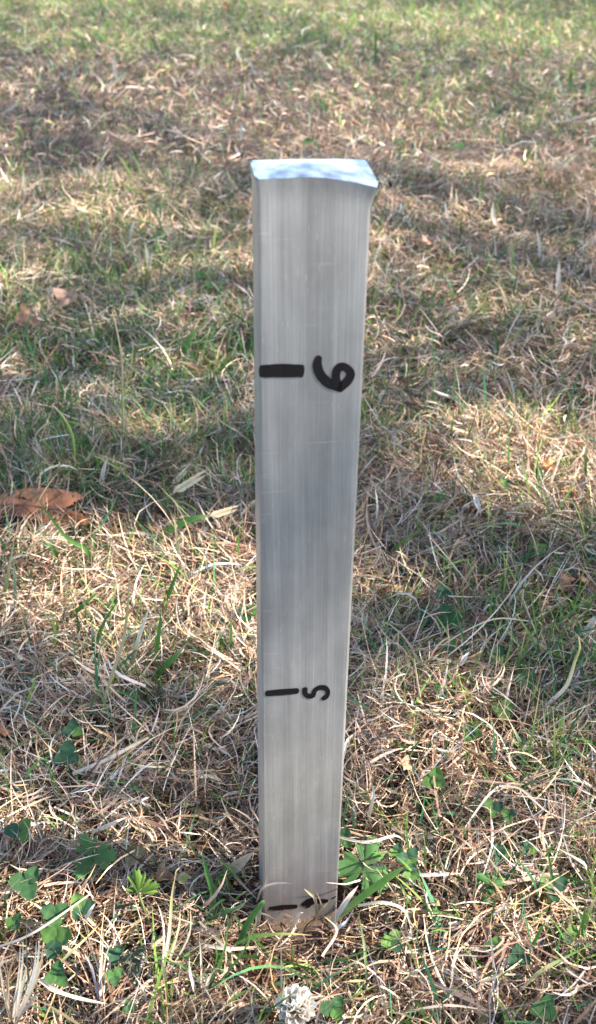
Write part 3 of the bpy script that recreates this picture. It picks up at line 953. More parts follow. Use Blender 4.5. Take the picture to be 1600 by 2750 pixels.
def laid(pts, w_px, cols, label, name, cat, tube=False, green=False, group=None, z=.02, **kw):
    """something lying on top of the matted grass, through these pixels at these heights"""
    P = lying(pts, z)
    w = w_px * .82 * depth(P[0]) / F_PX
    kw.setdefault('ragged', .3); kw.setdefault('twist', random.uniform(-1.1, 1.1)); kw.setdefault('fold', .6)
    if tube: me = tube_mesh(name, P, [w * .5, w * .5, w * .32], cols, 16, 8, P[0])
    else: me = ribbon_mesh(name, P, w, cols, org=P[0], face=(0, -.3, .95), **kw)
    o = link(name, me, M_GREEN if green else M_DRY)
    o.location = P[0]
    for p in P[::1]: CLEAR.append((p[0], p[1], w * 1.2))
    return tag(o, label, cat, group)

# tall fine stalks on the left
s1 = thing('forked_stalk', 'tall thin forked grass stalk rising above the shaded green grass on the left', 'stalk', at(329, 1216, .004))
o1 = np.array(s1.location)
def sub(root, name, me, m): return link(name, me, m, root)
P = pixel_path([(329, 1216), (330, 1150, 0), (328, 1053, -.004), (327, 967, -.006), (314, 890, -.004), (301, 838, -.002)], .004)
sub(s1, 'stem', tube_mesh('stem', P, [.0013, .0012, .0008, .0004], [(.20, .24, .09), (.22, .26, .10), (.46, .34, .20), (.52, .38, .24)], 20, 6, o1), M_DRY)
P = pixel_path([(329, 1216), (330, 1062, -.003), (346, 1000, -.003), (355, 960, -.003), (356, 918, -.003)], .004)
sub(s1, 'branch', tube_mesh('branch', P[1:], [.0007, .0006, .0003], [(.30, .27, .13), (.48, .36, .22)], 12, 6, o1), M_DRY)
P = pixel_path([(331, 1212), (336, 1160, -.004), (340, 1105, -.006)], .004)
sub(s1, 'sheath', ribbon_mesh('sheath', P, .0035, [(.34, .26, .15), (.46, .34, .2)], org=o1), M_DRY)
stalk([(205, 1280), (200, 1235, 0), (194, 1170, -.003), (170, 1120, -.006), (140, 1088, -.008)], [4, 4, 3, 1.5], [(.16, .24, .06), (.2, .28, .07), (.5, .38, .24)], 'thin leaning stalk with straw tip just above the brown leaf')
stalk([(265, 1925), (285, 1862, 0), (306, 1797, -.002), (325, 1740, -.003), (336, 1690, -.003), (345, 1600, -.002), (349, 1532, 0)], [5, 5, 4.5, 4, 3, 1.5], [(.16, .22, .06), (.40, .32, .18), (.42, .33, .22), (.34, .30, .14), (.5, .38, .24)], 'long upright half green stalk crossing the sunny straw on the left')
laid([(196, 2078, .016), (270, 2048, .020), (340, 2012, .022), (396, 1982, .016)], 15, [(.44, .36, .29), (.50, .42, .34), (.42, .33, .24)], 'smooth bare dry twig lying slantwise at lower left', 'dry_twig', 'twig', tube=True)

# blades in the sunny straw, left
blade([(253, 1770), (250, 1725, 0), (245, 1665, 0)], 11, [DKGREEN, GREEN, WHITE], 'short green blade with white tip left of the long upright stalk')
blade([(255, 1768), (262, 1720, -.003), (280, 1670, -.004), (318, 1610, -.004)], 11, [GREEN, GREEN, GREEN], 'curving dark green blade leaning right across the sunny straw')
blade([(346, 1812), (362, 1750, 0), (380, 1690, 0), (401, 1630, 0)], 12, [BRIGHT, (.4, .4, .2), WHITE, WHITE], 'pale bleached blade left of the upright bright green one')
blade([(415, 1800), (421, 1740, 0), (428, 1690, 0), (432, 1638, 0)], 13, [BRIGHT, BRIGHT, GREEN], 'upright bright green blade in the sunny straw left of the post')
blade([(408, 1820), (440, 1790, -.004), (470, 1763, -.006), (500, 1730, -.006)], 19, [GREEN, GREEN, BRIGHT, STRAW], 'broad green blade with dry tip leaning towards the post')
blade([(150, 1672), (200, 1645, 0), (235, 1615, 0), (262, 1590, .002)], 14, [GREEN, GREEN, BRIGHT, BRIGHT], 'green blade lying through sunny straw near the left')
blade([(425, 1640), (455, 1590, 0), (470, 1550, 0), (487, 1508, .002)], 12, [BRIGHT, GREEN, BRIGHT], 'bright blade tip reaching up at the top of the sunny straw')
blade([(38, 1650), (40, 1580, 0), (36, 1500, 0)], 10, [(.2, .26, .14), (.22, .27, .16), (.3, .33, .2)], 'pale bluish upright blade near the left border')
blade([(160, 1520), (140, 1470, 0), (104, 1430, 0)], 13, [GREEN, BRIGHT, STRAW], 'short blade with dry hooked tip below the brown leaf')
blade([(0, 1620), (18, 1560, 0), (40, 1440, 0)], 11, [BRIGHT, (.3, .3, .12), STRAW], 'tawny tipped blade at the left border')
blade([(245, 1530), (235, 1480, 0), (175, 1440, -.004), (88, 1322, -.012)], 13, [DKGREEN, GREEN, GREEN, BRIGHT], 'curved green blade lying across the brown leaf')
blade([(385, 1465), (450, 1425, -.002), (520, 1393, -.004), (566, 1385, -.004)], 22, [GREEN, BRIGHT, GREEN, (.2, .26, .1)], 'broad green blade pointing at the lower seed head')
blade([(250, 1255), (232, 1210, 0), (200, 1160, 0)], 16, [DKGREEN, GREEN, GREEN], 'stiff green blade beside the thin leaning stalk')
blade([(480, 960), (510, 905, 0), (555, 862, 0)], 14, [GREEN, BRIGHT, (.4, .3, .12)], 'blurred green blade with amber tip left of the numeral six')
blade([(250, 1268), (258, 1230, .002), (272, 1240, .01)], 14, [WHITE, WHITE], 'bleached bent straw right of the brown leaf tip', green=False)
blade([(265, 1330), (276, 1270, 0), (290, 1225, 0)], 13, [WHITE, WHITE, (.4, .42, .3)], 'white upright straw beside the brown leaf tip', green=False)
blade([(510, 1270), (530, 1230, 0), (548, 1195, 0)], 9, [WHITE, (.55, .55, .52)], 'thin pale straw above the seed heads', green=False)
blade([(525, 1462), (540, 1435, 0), (560, 1412, 0)], 17, [WHITE, WHITE], 'short white split straw under the seed heads', green=False, ragged=.4)

# right-hand grass tuft and straws
def tuft(label, root_px, tips, name='grass_tuft', group='grass tufts', z0=.004):
    c = at(root_px[0], root_px[1], z0)
    root = thing(name, label, 'grass tuft', c, group)
    for (pts, w, cols, green) in tips:
        P = pixel_path([(root_px[0] + random.uniform(-6, 6), root_px[1] + random.uniform(-4, 4))] + pts, z0)
        link('blade', ribbon_mesh('blade', P, w * .72 * depth(c) / F_PX, cols, org=c, fold=.6, taper=1.1, ragged=.25, n=12, base=.9, face=(.55, -.6, .58)), M_GREEN if green else M_DRY, root)
    CLEAR.append((c[0], c[1], .006))
tuft('long thin green grass tuft spreading in the shade at mid right', (1459, 1790), [
    ([(1440, 1690, 0), (1428, 1610, 0), (1419, 1546, 0)], 12, [DKGREEN, GREEN, GREEN, GREEN], True),
    ([(1480, 1700, 0), (1508, 1612, 0)], 11, [DKGREEN, GREEN, GREEN], True),
    ([(1420, 1700, -.004), (1362, 1618, -.006)], 9, [DKGREEN, GREEN, (.3, .3, .14)], True),
    ([(1500, 1720, -.004), (1532, 1660, -.008)], 10, [DKGREEN, DKGREEN, GREEN], True),
    ([(1400, 1740, -.006), (1330, 1660, -.01)], 9, [DKGREEN, GREEN, GREEN], True),
    ([(1530, 1760, -.004), (1590, 1745, -.006)], 9, [DKGREEN, GREEN, GREEN], True)])
tuft('pale bent straws standing in the sun at mid right', (1462, 1340), [
    ([(1485, 1285, 0), (1500, 1240, 0), (1510, 1212, 0), (1476, 1187, .002)], 13, [WHITE, WHITE, WHITE], False),
    ([(1480, 1290, 0), (1512, 1210, .002), (1545, 1165, .004)], 6, [STRAW, TAN], False),
    ([(1446, 1280, 0), (1452, 1225, 0)], 10, [GREEN, BRIGHT], True),
    ([(1440, 1320, -.002), (1424, 1290, -.003)], 12, [GREEN, BRIGHT], True),
    ([(1500, 1310, -.002), (1525, 1260, -.003)], 8, [GREEN, STRAW], True)], name='straw_tuft')
tuft('white split shoot in shaded straw right of the post', (1238, 1452), [
    ([(1224, 1425, 0), (1210, 1415, 0)], 11, [WHITE, WHITE], False), ([(1238, 1415, 0), (1236, 1390, 0)], 13, [WHITE, WHITE], False),
    ([(1252, 1425, 0), (1258, 1400, 0)], 11, [WHITE, WHITE], False), ([(1226, 1410, 0), (1190, 1370, 0)], 6, [STRAW, STRAW], False),
    ([(1262, 1410, .002), (1270, 1370, .003)], 6, [STRAW, GREEN], False)], name='straw_tuft')
tuft('bright straw crown in the sun at mid right', (1335, 1270), [
    ([(1325, 1235, 0), (1318, 1222, 0)], 10, [WHITE, STRAW], False), ([(1330, 1225, 0), (1365, 1210, 0)], 9, [STRAW, STRAW], False),
    ([(1310, 1265, 0), (1275, 1290, -.006)], 9, [STRAW, STRAW], False), ([(1350, 1240, 0), (1365, 1215, .003)], 8, [STRAW, TAN], False),
    ([(1300, 1230, .004), (1285, 1212, .006)], 8, [STRAW, STRAW], False)], name='straw_tuft')
laid([(1274, 1326, .030), (1282, 1352, .026), (1292, 1385, .018)], 17, [WHITE, (.62, .54, .46), STRAW], 'pale papery husk lying below the sunny straw at mid right', 'papery_husk', 'husk', n=10, fold=.8)
stalk([(1425, 1940), (1470, 1893, 0), (1521, 1842, 0), (1542, 1780, .004), (1556, 1742, .004), (1553, 1710, .004)], [7, 6, 4.5, 3, 1.5], [(.54, .46, .37), (.58, .48, .36), (.36, .32, .12), (.46, .36, .2)], 'thick bleached stalk bending up at the right border')
stalk([(1535, 1715), (1570, 1700, 0), (1600, 1660, 0)], [10, 10, 8], [WHITE, WHITE], 'short thick white straw cut by the right border')
stalk([(1187, 1834), (1215, 1800, 0), (1246, 1772, 0)], [6, 6, 7], [STRAW, (.52, .42, .32)], 'short dry stalk with frayed head below the round clover')
laid([(1240, 1780, .03), (1250, 1762, .034), (1262, 1750, .034)], 16, [(.55, .46, .38), WHITE], 'frayed pale tip of a short stalk below the round clover', 'frayed_straw', 'straw', n=8, ragged=.6)
stalk([(1160, 1950), (1135, 1900, 0), (1122, 1840, 0), (1112, 1770, .003)], [4, 4, 3, 2], [STRAW, TAN, STRAW], 'long bowed thin straw right of the post below the round clover')
blade([(1130, 1880), (1140, 1845, 0), (1122, 1800, 0)], 9, [GREEN, BRIGHT, BRIGHT], 'thin bright blade along the bowed straw')
blade([(1508, 2050), (1512, 1990, 0), (1506, 1985, .004)], 19, [GREEN, GREEN], 'short broad green blade in lower right shade')
blade([(1180, 1850), (1200, 1800, 0), (1222, 1768, 0)], 10, [DKGREEN, GREEN, GREEN], 'slim green blade behind the short dry stalk')
stalk([(1055, 1770), (1130, 1768, -.01), (1240, 1700, -.004), (1330, 1662, 0), (1420, 1668, 0)], [2, 2.4, 2.4, 2.2, 1.6], [TAN, STRAW, STRAW], 'long straw lying across the shade right of the post')

# round the foot of the post
blade([(881, 2474), (960, 2418, -.003), (1030, 2366, -.006), (1087, 2326, -.008)], 19, [(.36, .36, .17), BRIGHT, BRIGHT, (.15, .26, .06)], 'broad straight green blade slanting away from the foot of the post', taper=4)
blade([(884, 2478), (930, 2420, .0), (962, 2378, .004)], 15, [WHITE, (.62, .52, .42), (.55, .42, .34)], 'pinkish dry straw between the broad green blade and the post', green=False)
blade([(566, 2440), (572, 2400, 0), (556, 2345, 0), (541, 2282, 0)], 17, [(.3, .33, .15), GREEN, GREEN, DKGREEN], 'pointed green blade standing left of the post foot')
fl = blade([(580, 2380), (605, 2350, .004), (640, 2322, .006), (680, 2288, .006)], 32, [(.16, .24, .06), GREEN, (.46, .35, .22), (.52, .40, .29)], 'folded half withered leaf blade, green below and tan above, left of the post', fold=.5, taper=2.4)
blade([(575, 2375), (585, 2400, -.004), (597, 2392, -.006)], 12, [(.5, .42, .3), (.2, .28, .1)], 'pale torn tip under the folded withered blade')
blade([(688, 2410), (705, 2385, -.006), (740, 2372, -.010), (782, 2372, -.014)], 7, [STRAW, (.62, .48, .36), (.64, .50, .38)], 'thin pinkish straw arching in front of the post foot', green=False)
blade([(850, 2440), (846, 2415, -.006), (832, 2400, -.010), (815, 2386, -.012)], 8, [TAN, (.55, .42, .28), (.60, .46, .22)], 'curled yellow straw in front of the half sunk numeral', green=False)
blade([(872, 2462), (862, 2425, -.008), (848, 2392, -.010)], 4, [STRAW, TAN], 'hair thin tan straw crossing the half sunk numeral', green=False)
blade([(845, 2462), (865, 2440, -.006), (884, 2420, -.008)], 7, [TAN, (.52, .36, .18)], 'short orange straw leaning right at the post foot', green=False)
blade([(770, 2500), (790, 2478, -.004), (803, 2455, -.006), (815, 2450, -.006)], 10, [STRAW, WHITE], 'short pale straw stub at the middle of the post foot', green=False)
blade([(690, 2480), (697, 2440, 0), (712, 2424, 0)], 14, [(.56, .47, .34), STRAW, STRAW], 'stout cream straw at the left corner of the post foot', green=False)
blade([(630, 2560), (660, 2490, 0), (700, 2430, 0), (712, 2418, .002)], 18, [DKGREEN, GREEN, GREEN, GREEN], 'dark green blade leaning up to the left corner of the post', z0=.002)
laid([(632, 2535, .016), (690, 2514, .020), (770, 2508, .022), (838, 2512, .016)], 13, [GREEN, BRIGHT, (.25, .28, .08), TAN], 'level green blade with amber tip lying in front of the post', 'grass_leaf', 'grass blade', green=True)
laid([(560, 2470, .010), (600, 2452, .020), (650, 2430, .024), (690, 2398, .020)], 18, [DKGREEN, GREEN, GREEN], 'dark arched green blade left of the post foot', 'grass_leaf', 'grass blade', green=True)
laid([(545, 2538, .014), (620, 2548, .018), (690, 2542, .014)], 13, [WHITE, (.62, .52, .40), STRAW], 'straight bleached straw lying left of the post foot', 'flat_straw', 'straw')
laid([(865, 2568, .020), (905, 2500, .022), (870, 2460, .024)], 9, [(.56, .44, .34), STRAW, STRAW], 'slim buff straw curving down right of the post foot', 'flat_straw', 'straw')
laid([(960, 2432, .024), (1030, 2424, .030), (1090, 2450, .026), (1112, 2540, .012)], 11, [(.3, .28, .2), (.42, .38, .30), (.36, .30, .22)], 'arching grey straw right of the post foot', 'flat_straw', 'straw')
laid([(895, 2492, .020), (925, 2480, .024), (950, 2440, .022)], 15, [(.6, .48, .42), (.66, .6, .55), (.5, .42, .36)], 'curled silvery pink straw near the post foot', 'flat_straw', 'straw', twist=1.2)
laid([(985, 2640, .014), (978, 2540, .026), (962, 2450, .022)], 9, [DKGREEN, (.2, .25, .1), GREEN], 'thin dark green stem running down right of the post', 'grass_leaf', 'grass blade', green=True)

# lower left shoots
tuft('stout tuft of bleached white shoots in the lower left corner', (30, 2752), [
    ([(75, 2670, 0), (100, 2590, 0), (106, 2508, 0)], 17, [WHITE, (.60, .57, .50), (.50, .46, .30)], False),
    ([(68, 2676, -.002), (92, 2600, -.002), (98, 2520, -.002)], 13, [WHITE, (.56, .52, .45), WHITE], False),
    ([(84, 2662, .002), (108, 2600, .003), (116, 2524, .004)], 11, [WHITE, STRAW, STRAW], False),
    ([(24, 2700, .002), (22, 2620, .003), (6, 2540, .004)], 8, [STRAW, TAN], False),
    ([(70, 2710, -.004), (120, 2660, -.006)], 9, [WHITE, STRAW], False),
    ([(50, 2690, -.003), (66, 2620, -.003), (68, 2600, -.003)], 15, [WHITE, WHITE], False),
    ([(40, 2690, .003), (52, 2600, .003), (54, 2520, .003)], 12, [(.6, .56, .5), WHITE], False),
    ([(52, 2660, .006), (60, 2590, .006), (62, 2520, .006)], 10, [(.6, .56, .5), WHITE], False),
    ([(60, 2720, -.006), (90, 2680, -.008), (106, 2665, -.008)], 17, [(.5, .46, .40), (.42, .38, .36), (.36, .34, .33)], False),
    ([(20, 2650, .003), (35, 2580, .003), (48, 2555, .003)], 13, [STRAW, TAN, (.46, .28, .13)], False),
    ([(90, 2640, .004), (110, 2580, .004), (122, 2548, .004)], 13, [STRAW, STRAW], False),
    ([(10, 2660, 0), (-6, 2560, 0)], 12, [STRAW, (.6, .5, .4)], False)], name='straw_tuft')
laid([(104, 2630, .020), (150, 2660, .024), (210, 2680, .026), (288, 2696, .022)], 17, [(.46, .38, .28), (.52, .43, .33), (.70, .62, .46), (.72, .64, .48)], 'flat cut straw lying level beside the white shoots', 'flat_straw', 'straw', taper=5, fold=1.0)
laid([(-10, 2545, .014), (60, 2520, .022), (130, 2480, .028), (240, 2402, .026)], 9, [(.5, .42, .32), (.56, .46, .36), STRAW], 'long straight straw crossing the clover at lower left', 'flat_straw', 'straw', tube=True)
laid([(122, 2640, .012), (175, 2572, .024), (220, 2530, .030), (268, 2482, .026)], 9, [(.24, .3, .12), (.42, .38, .2), (.52, .36, .18)], 'green to amber blade slanting up beside the largest clover', 'grass_leaf', 'grass blade')
laid([(222, 2480, .012), (240, 2450, .022), (256, 2425, .026)], 13, [(.5, .46, .46), (.6, .54, .48), WHITE], 'grey withered shoot tip above the largest clover', 'flat_straw', 'straw')
tuft('forked pale shoot between clover leaves near the bottom', (266, 2680), [
    ([(270, 2610, 0), (276, 2540, 0)], 13, [(.6, .56, .58), (.64, .58, .54)], False), ([(284, 2570, 0), (312, 2510, 0)], 8, [STRAW, WHITE], False),
    ([(246, 2600, 0), (226, 2560, 0)], 10, [(.52, .48, .54), (.6, .54, .5)], False), ([(276, 2530, 0), (276, 2500, 0)], 7, [STRAW, STRAW], False)], name='straw_tuft')
tuft('thick pale shoot with dry green tip left of the post at the bottom', (432, 2630), [
    ([(446, 2560, 0), (456, 2490, 0), (462, 2400, 0), (476, 2332, 0)], 18, [(.62, .55, .46), WHITE, (.30, .30, .14), (.46, .34, .2)], False),
    ([(440, 2500, .004), (424, 2428, .004)], 12, [(.5, .42, .34), (.6, .5, .44)], False),
    ([(478, 2500, .002), (484, 2440, .002)], 12, [(.56, .46, .36), STRAW], False),
    ([(505, 2520, .006), (512, 2430, .006)], 10, [(.56, .48, .4), STRAW], False)], name='straw_tuft')
tuft('pair of white straw stubs at the bottom left of the flower', (402, 2720), [
    ([(385, 2660, 0), (356, 2612, 0)], 9, [WHITE, WHITE], False), ([(414, 2670, 0), (412, 2640, 0)], 8, [WHITE, WHITE], False),
    ([(440, 2760, -.01), (410, 2700, -.006)], 11, [STRAW, (.6, .5, .42)], False)], name='straw_tuft')
tuft('spiky straw tuft above the brown dried flower head', (540, 2690), [
    ([(560, 2630, 0), (590, 2590, 0)], 16, [(.6, .56, .5), WHITE, STRAW], False), ([(512, 2620, 0), (508, 2570, 0)], 14, [(.56, .5, .46), WHITE], False),
    ([(540, 2600, .004), (536, 2520, .004)], 10, [STRAW, WHITE], False), ([(600, 2560, .006), (612, 2470, .008)], 15, [DKGREEN, GREEN, GREEN], True),
    ([(580, 2580, .006), (576, 2530, .008)], 9, [GREEN, BRIGHT], True), ([(650, 2560, .0), (690, 2470, .006)], 13, [DKGREEN, GREEN, GREEN], True)], name='straw_tuft')
blade([(182, 2100), (185, 2080, 0), (183, 2055, 0)], 9, [BRIGHT, BRIGHT], 'tiny bright green blade at the lower end of the twig')
blade([(205, 2255), (203, 2210, 0), (203, 2160, 0)], 4, [WHITE, WHITE], 'hair thin white straw upright at lower left', green=False)
laid([(395, 2165, .016), (380, 2150, .028), (400, 2142, .022)], 18, [WHITE, (.66, .6, .56)], 'small crumpled white papery scrap at lower left', 'papery_husk', 'husk', n=8, twist=2.0)
laid([(245, 2235, .014), (300, 2212, .024), (340, 2194, .020)], 12, [(.56, .46, .34), (.62, .5, .36), STRAW], 'stiff pale straw lying above the shaded toothed leaf', 'flat_straw', 'straw')

# lower right blades
blade([(1395, 2600), (1430, 2540, 0), (1450, 2500, 0), (1466, 2470, 0)], 10, [GREEN, BRIGHT, BRIGHT], 'slender upright green blade right of the wide dark clover')
blade([(1540, 2570), (1560, 2500, 0), (1572, 2430, 0)], 15, [DKGREEN, GREEN, BRIGHT], 'tall green blade at the right border near the bottom')
blade([(1510, 2430), (1485, 2370, 0), (1468, 2265, 0)], 10, [DKGREEN, GREEN, GREEN], 'thin dark blade bowing left near the right border')
blade([(1286, 2520), (1312, 2490, 0), (1334, 2400, 0)], 9, [BRIGHT, GREEN, GREEN], 'thin green blade rising over the round bright clover')
blade([(1284, 2515), (1268, 2480, 0), (1250, 2440, 0)], 11, [GREEN, DKGREEN, DKGREEN], 'short dark blade left of the thin rising one')
laid([(1395, 2660, .012), (1450, 2610, .026), (1520, 2570, .028), (1600, 2530, .022)], 12, [STRAW, (.4, .38, .18), GREEN, BRIGHT], 'long green blade with straw base crossing the lower right corner', 'grass_leaf', 'grass blade', green=True)
laid([(905, 2700, .014), (960, 2670, .024), (1020, 2640, .020)], 10, [BRIGHT, (.25, .3, .08), STRAW], 'yellow green blade slanting right of the white flower', 'grass_leaf', 'grass blade', green=True)
laid([(1340, 2110, .030), (1400, 2120, .032), (1470, 2180, .028), (1560, 2215, .022)], 9, [WHITE, STRAW, (.52, .40, .3), TAN], 'kinked pale straw stretching to the right border', 'flat_straw', 'straw')
laid([(1338, 2112, .028), (1300, 2150, .026), (1230, 2250, .018)], 8, [WHITE, (.5, .44, .34), STRAW], 'long pale straw slanting down from the kinked one', 'flat_straw', 'straw')
laid([(900, 2245, .020), (985, 2262, .026), (1060, 2244, .028), (1090, 2262, .026)], 10, [TAN, (.6, .46, .4), WHITE, (.62, .46, .28)], 'angular pinkish straw above the toothed leaf by the post', 'flat_straw', 'straw')
laid([(990, 2190, .022), (1002, 2140, .034), (1000, 2100, .034)], 12, [STRAW, WHITE, STRAW], 'upright pale bent straw right of the post', 'flat_straw', 'straw')
laid([(1320, 2462, .020), (1360, 2430, .026), (1352, 2480, .02)], 10, [(.55, .47, .45), WHITE, STRAW], 'hooked white straw at mid lower right', 'flat_straw', 'straw')
laid([(1100, 2350, .016), (1180, 2348, .020), (1246, 2345, .018)], 12, [(.55, .47, .45), (.58, .48, .46), TAN], 'level mauve straw right of the broad green blade', 'flat_straw', 'straw')
laid([(1080, 2720, .014), (1200, 2700, .02), (1320, 2715, .016)], 9, [STRAW, (.56, .44, .34), TAN], 'level straw along the bottom edge', 'flat_straw', 'straw')
laid([(1290, 2640, .016), (1360, 2610, .022), (1420, 2560, .018)], 9, [(.6, .46, .34), STRAW, STRAW], 'buff straw slanting below the wide dark clover', 'flat_straw', 'straw')

# pale straws in the blurred lawn behind
for (pts, w, lab) in [
    ([(318, 215), (308, 190, 0), (305, 140, 0)], 10, 'white curled straw far behind on the left'),
    ([(400, 716), (398, 690, 0), (388, 650, 0)], 10, 'upright white straw in the blurred grass left of the post top'),
    ([(448, 612), (480, 608, 0), (510, 618, .004)], 10, 'level white straw left of the post top'),
    ([(1450, 685), (1448, 650, 0), (1440, 618, 0)], 9, 'white bent straw in the blurred grass right of the post'),
    ([(1340, 610), (1325, 580, 0), (1324, 540, 0)], 12, 'stout pale straw right of the post top'),
    ([(1498, 790), (1500, 750, 0), (1502, 700, 0)], 12, 'stout upright pale straw in the blurred grass at the right'),
    ([(930, 385), (960, 372, 0), (985, 362, 0)], 9, 'pale straw lying just behind the post top'),
    ([(1210, 600), (1200, 570, 0), (1194, 540, 0)], 9, 'pale curved straw a little right of the post top'),
    ([(66, 510), (66, 490, 0), (62, 462, 0)], 10, 'white straw stub far left behind'),
    ([(650, 370), (648, 350, 0), (650, 330, 0)], 9, 'white straw stub behind the left corner of the post'),
    ([(345, 640), (355, 610, 0), (360, 590, 0)], 8, 'short pale straw left of the level white straw')]:
    blade(pts, w, [WHITE, WHITE, (.62, .54, .44)], lab, name='pale_straw', cat='straw', green=False, group='pale straws in the lawn behind')
for (pts, w, lab) in [
    ([(1530, 245), (1532, 215, 0), (1534, 185, 0)], 12, 'dark upright blade in the blurred grass far right'),
    ([(1010, 165), (1008, 140, 0), (1010, 68, 0)], 9, 'green blade standing far behind right of the post'),
    ([(880, 300), (868, 280, 0), (845, 262, 0)], 10, 'green blade just above the post top'),
    ([(1010, 700), (1040, 715, 0), (1060, 735, .002)], 11, 'green blade leaning away from the upper right of the post')]:
    blade(pts, w, [DKGREEN, GREEN, GREEN], lab, group='green blades in the lawn behind')

# ------------------------------------------------------------------ seed heads
def seed_head(a, b, stem_px, lean, wid_px, label):
    """a plump bearded spikelet from pixel a to pixel b with its fine stalk"""
    r = at(stem_px[0], stem_px[1], .004)
    A, B = onY(a[0], a[1], r[1] + lean), onY(b[0], b[1], r[1] + lean + .004)
    root = thing('seed_head', label, 'seed head', r, 'bearded seed heads beside the post')
    d = depth(A); w = wid_px * d / F_PX
    sub(root, 'stalk', tube_mesh('stalk', [r, (r + A) / 2 + [0, 0, .003], A], [.0004, .0003], [(.40, .32, .16), (.50, .40, .24)], 10, 5, r), M_DRY)
    ax = (B - A); Ln = np.linalg.norm(ax); ax /= Ln
    s = np.cross(ax, [0, -.7, .7]); s /= np.linalg.norm(s); u = np.cross(s, ax)
    k = 0
    for i in range(7):                      # overlapping scales, left and right of the axis
        f = .02 + .62 * i / 6
        sg = 1 if i % 2 else -1
        p0 = A + ax * Ln * f * .9
        pm = p0 + ax * Ln * .20 + s * sg * w * .30 * (1 - .3 * f) + u * w * .12
        p1 = p0 + ax * Ln * .46 + s * sg * w * .18
        me = ribbon_mesh('scale', [p0, pm, p1], w * .46, [(.56, .42, .24), (.66, .52, .34), (.60, .46, .28)], n=9, fold=.7, face=u, base=.35, taper=1.3, org=r)
        sub(root, 'scale', me, M_DRY)
        sub(root, 'awn', tube_mesh('awn', [p1 - ax * Ln * .05, p1 + ax * Ln * .22 + s * sg * w * .25], [.00012, .00005], [(.6, .48, .3)], 4, 4, r), M_DRY)
seed_head((463, 1326), (555, 1268), (398, 1382), 0.0, 24, 'longest straw-coloured seed head pointing up right, above the sunny straw')
seed_head((463, 1302), (504, 1258), (432, 1352), .004, 16, 'small seed head just above the longest one')
seed_head((564, 1387), (640, 1363), (462, 1455), -.002, 21, 'plump seed head nearest the left edge of the post')
seed_head((447, 1411), (500, 1388), (420, 1432), -.001, 18, 'low seed head lying along the broad green blade')

# ------------------------------------------------------------------ the curled brown leaf
def build_dead_leaf():
    nu, nv = 70, 22
    Y0 = at(110, 1400, .012)[1]
    org = at(110, 1400, .004)
    root = thing('dead_leaf', 'large curled rust brown dead leaf lying at the left border', 'leaf', org)
    def P(u, v):
        px = -190 + 430 * u
        bot = np.interp(px, [-190, -60, 0, 40, 130, 195, 235, 240], [1350, 1375, 1378, 1384, 1404, 1410, 1408, 1402])
        top = np.interp(px, [-190, -60, 0, 60, 110, 170, 205, 222, 240], [1345, 1335, 1329, 1313, 1309, 1315, 1324, 1330, 1402])
        py = bot + (top - bot) * v
        Y = Y0 + .030 * v ** .8 - .006 * math.sin(math.pi * v) + .002 * math.sin(u * 17 + v * 3) + .0018 * math.sin(u * 31 - v * 6)
        return onY(px, py, Y), px, py
    V, C, pix = [], [], []
    for i in range(nu):
        for j in range(nv):
            u, v = i / (nu - 1), j / (nv - 1)
            p, px, py = P(u, v)
            V.append(p - org); pix.append((px, py))
            side = abs(((u * 7.5 + abs(v - .45) * 1.7) % 1) - .5)
            vein = math.exp(-(side / .05) ** 2) * .3
            base = np.array([.34, .125, .05]) * (1 - .35 * (v < .45)) + np.array([.10, .045, .02]) * v
            C.append(base * (1 - vein) * random.uniform(.88, 1.12))
    q = []
    holes = [(30, 1328, 9, 4), (22, 1332, 6, 4), (60, 1341, 7, 3), (50, 1339, 7, 2)]
    for i in range(nu - 1):
        for j in range(nv - 1):
            px, py = pix[i * nv + j]
            if any(((px - hx) / hr) ** 2 + ((py - hy) / hv) ** 2 < 1 for hx, hy, hr, hv in holes): continue
            # notch between the two ragged points of the tip
            if px > 172 and abs(py - (1366 - (px - 172) * .12)) < (px - 168) * .42 and py < 1392: continue
            q.append((i * nv + j, (i + 1) * nv + j, (i + 1) * nv + j + 1, i * nv + j + 1))
    link('leaf_blade', mesh_np('leaf_blade', np.array(V), q, np.array(C)), M_DEAD, root)
    mid = [P(u, .45 + .03 * math.sin(u * 5))[0] - np.array([0, .0008, 0]) for u in np.linspace(0, .80, 12)]
    link('midrib', tube_mesh('midrib', mid, [.0012, .0006], [(.20, .075, .04)], 20, 6, org), M_DEAD, root)
    for k in range(6):
        u0 = .10 + .12 * k
        for sg, vv in ((1, .93), (-1, .06)):
            pts = [P(u0 + t * (.13 if sg > 0 else .10), .45 + (vv - .45) * t)[0] - np.array([0, .0006, 0]) for t in np.linspace(0, 1, 5)]
            link('vein', tube_mesh('vein', pts, [.0006, .0003], [(.17, .065, .035)], 8, 5, org), M_DEAD, root)
    for u in np.linspace(.2, 1, 7):
        p = P(u, 0)[0]; CLEAR.append((p[0], p[1] + .008, .017))
build_dead_leaf()

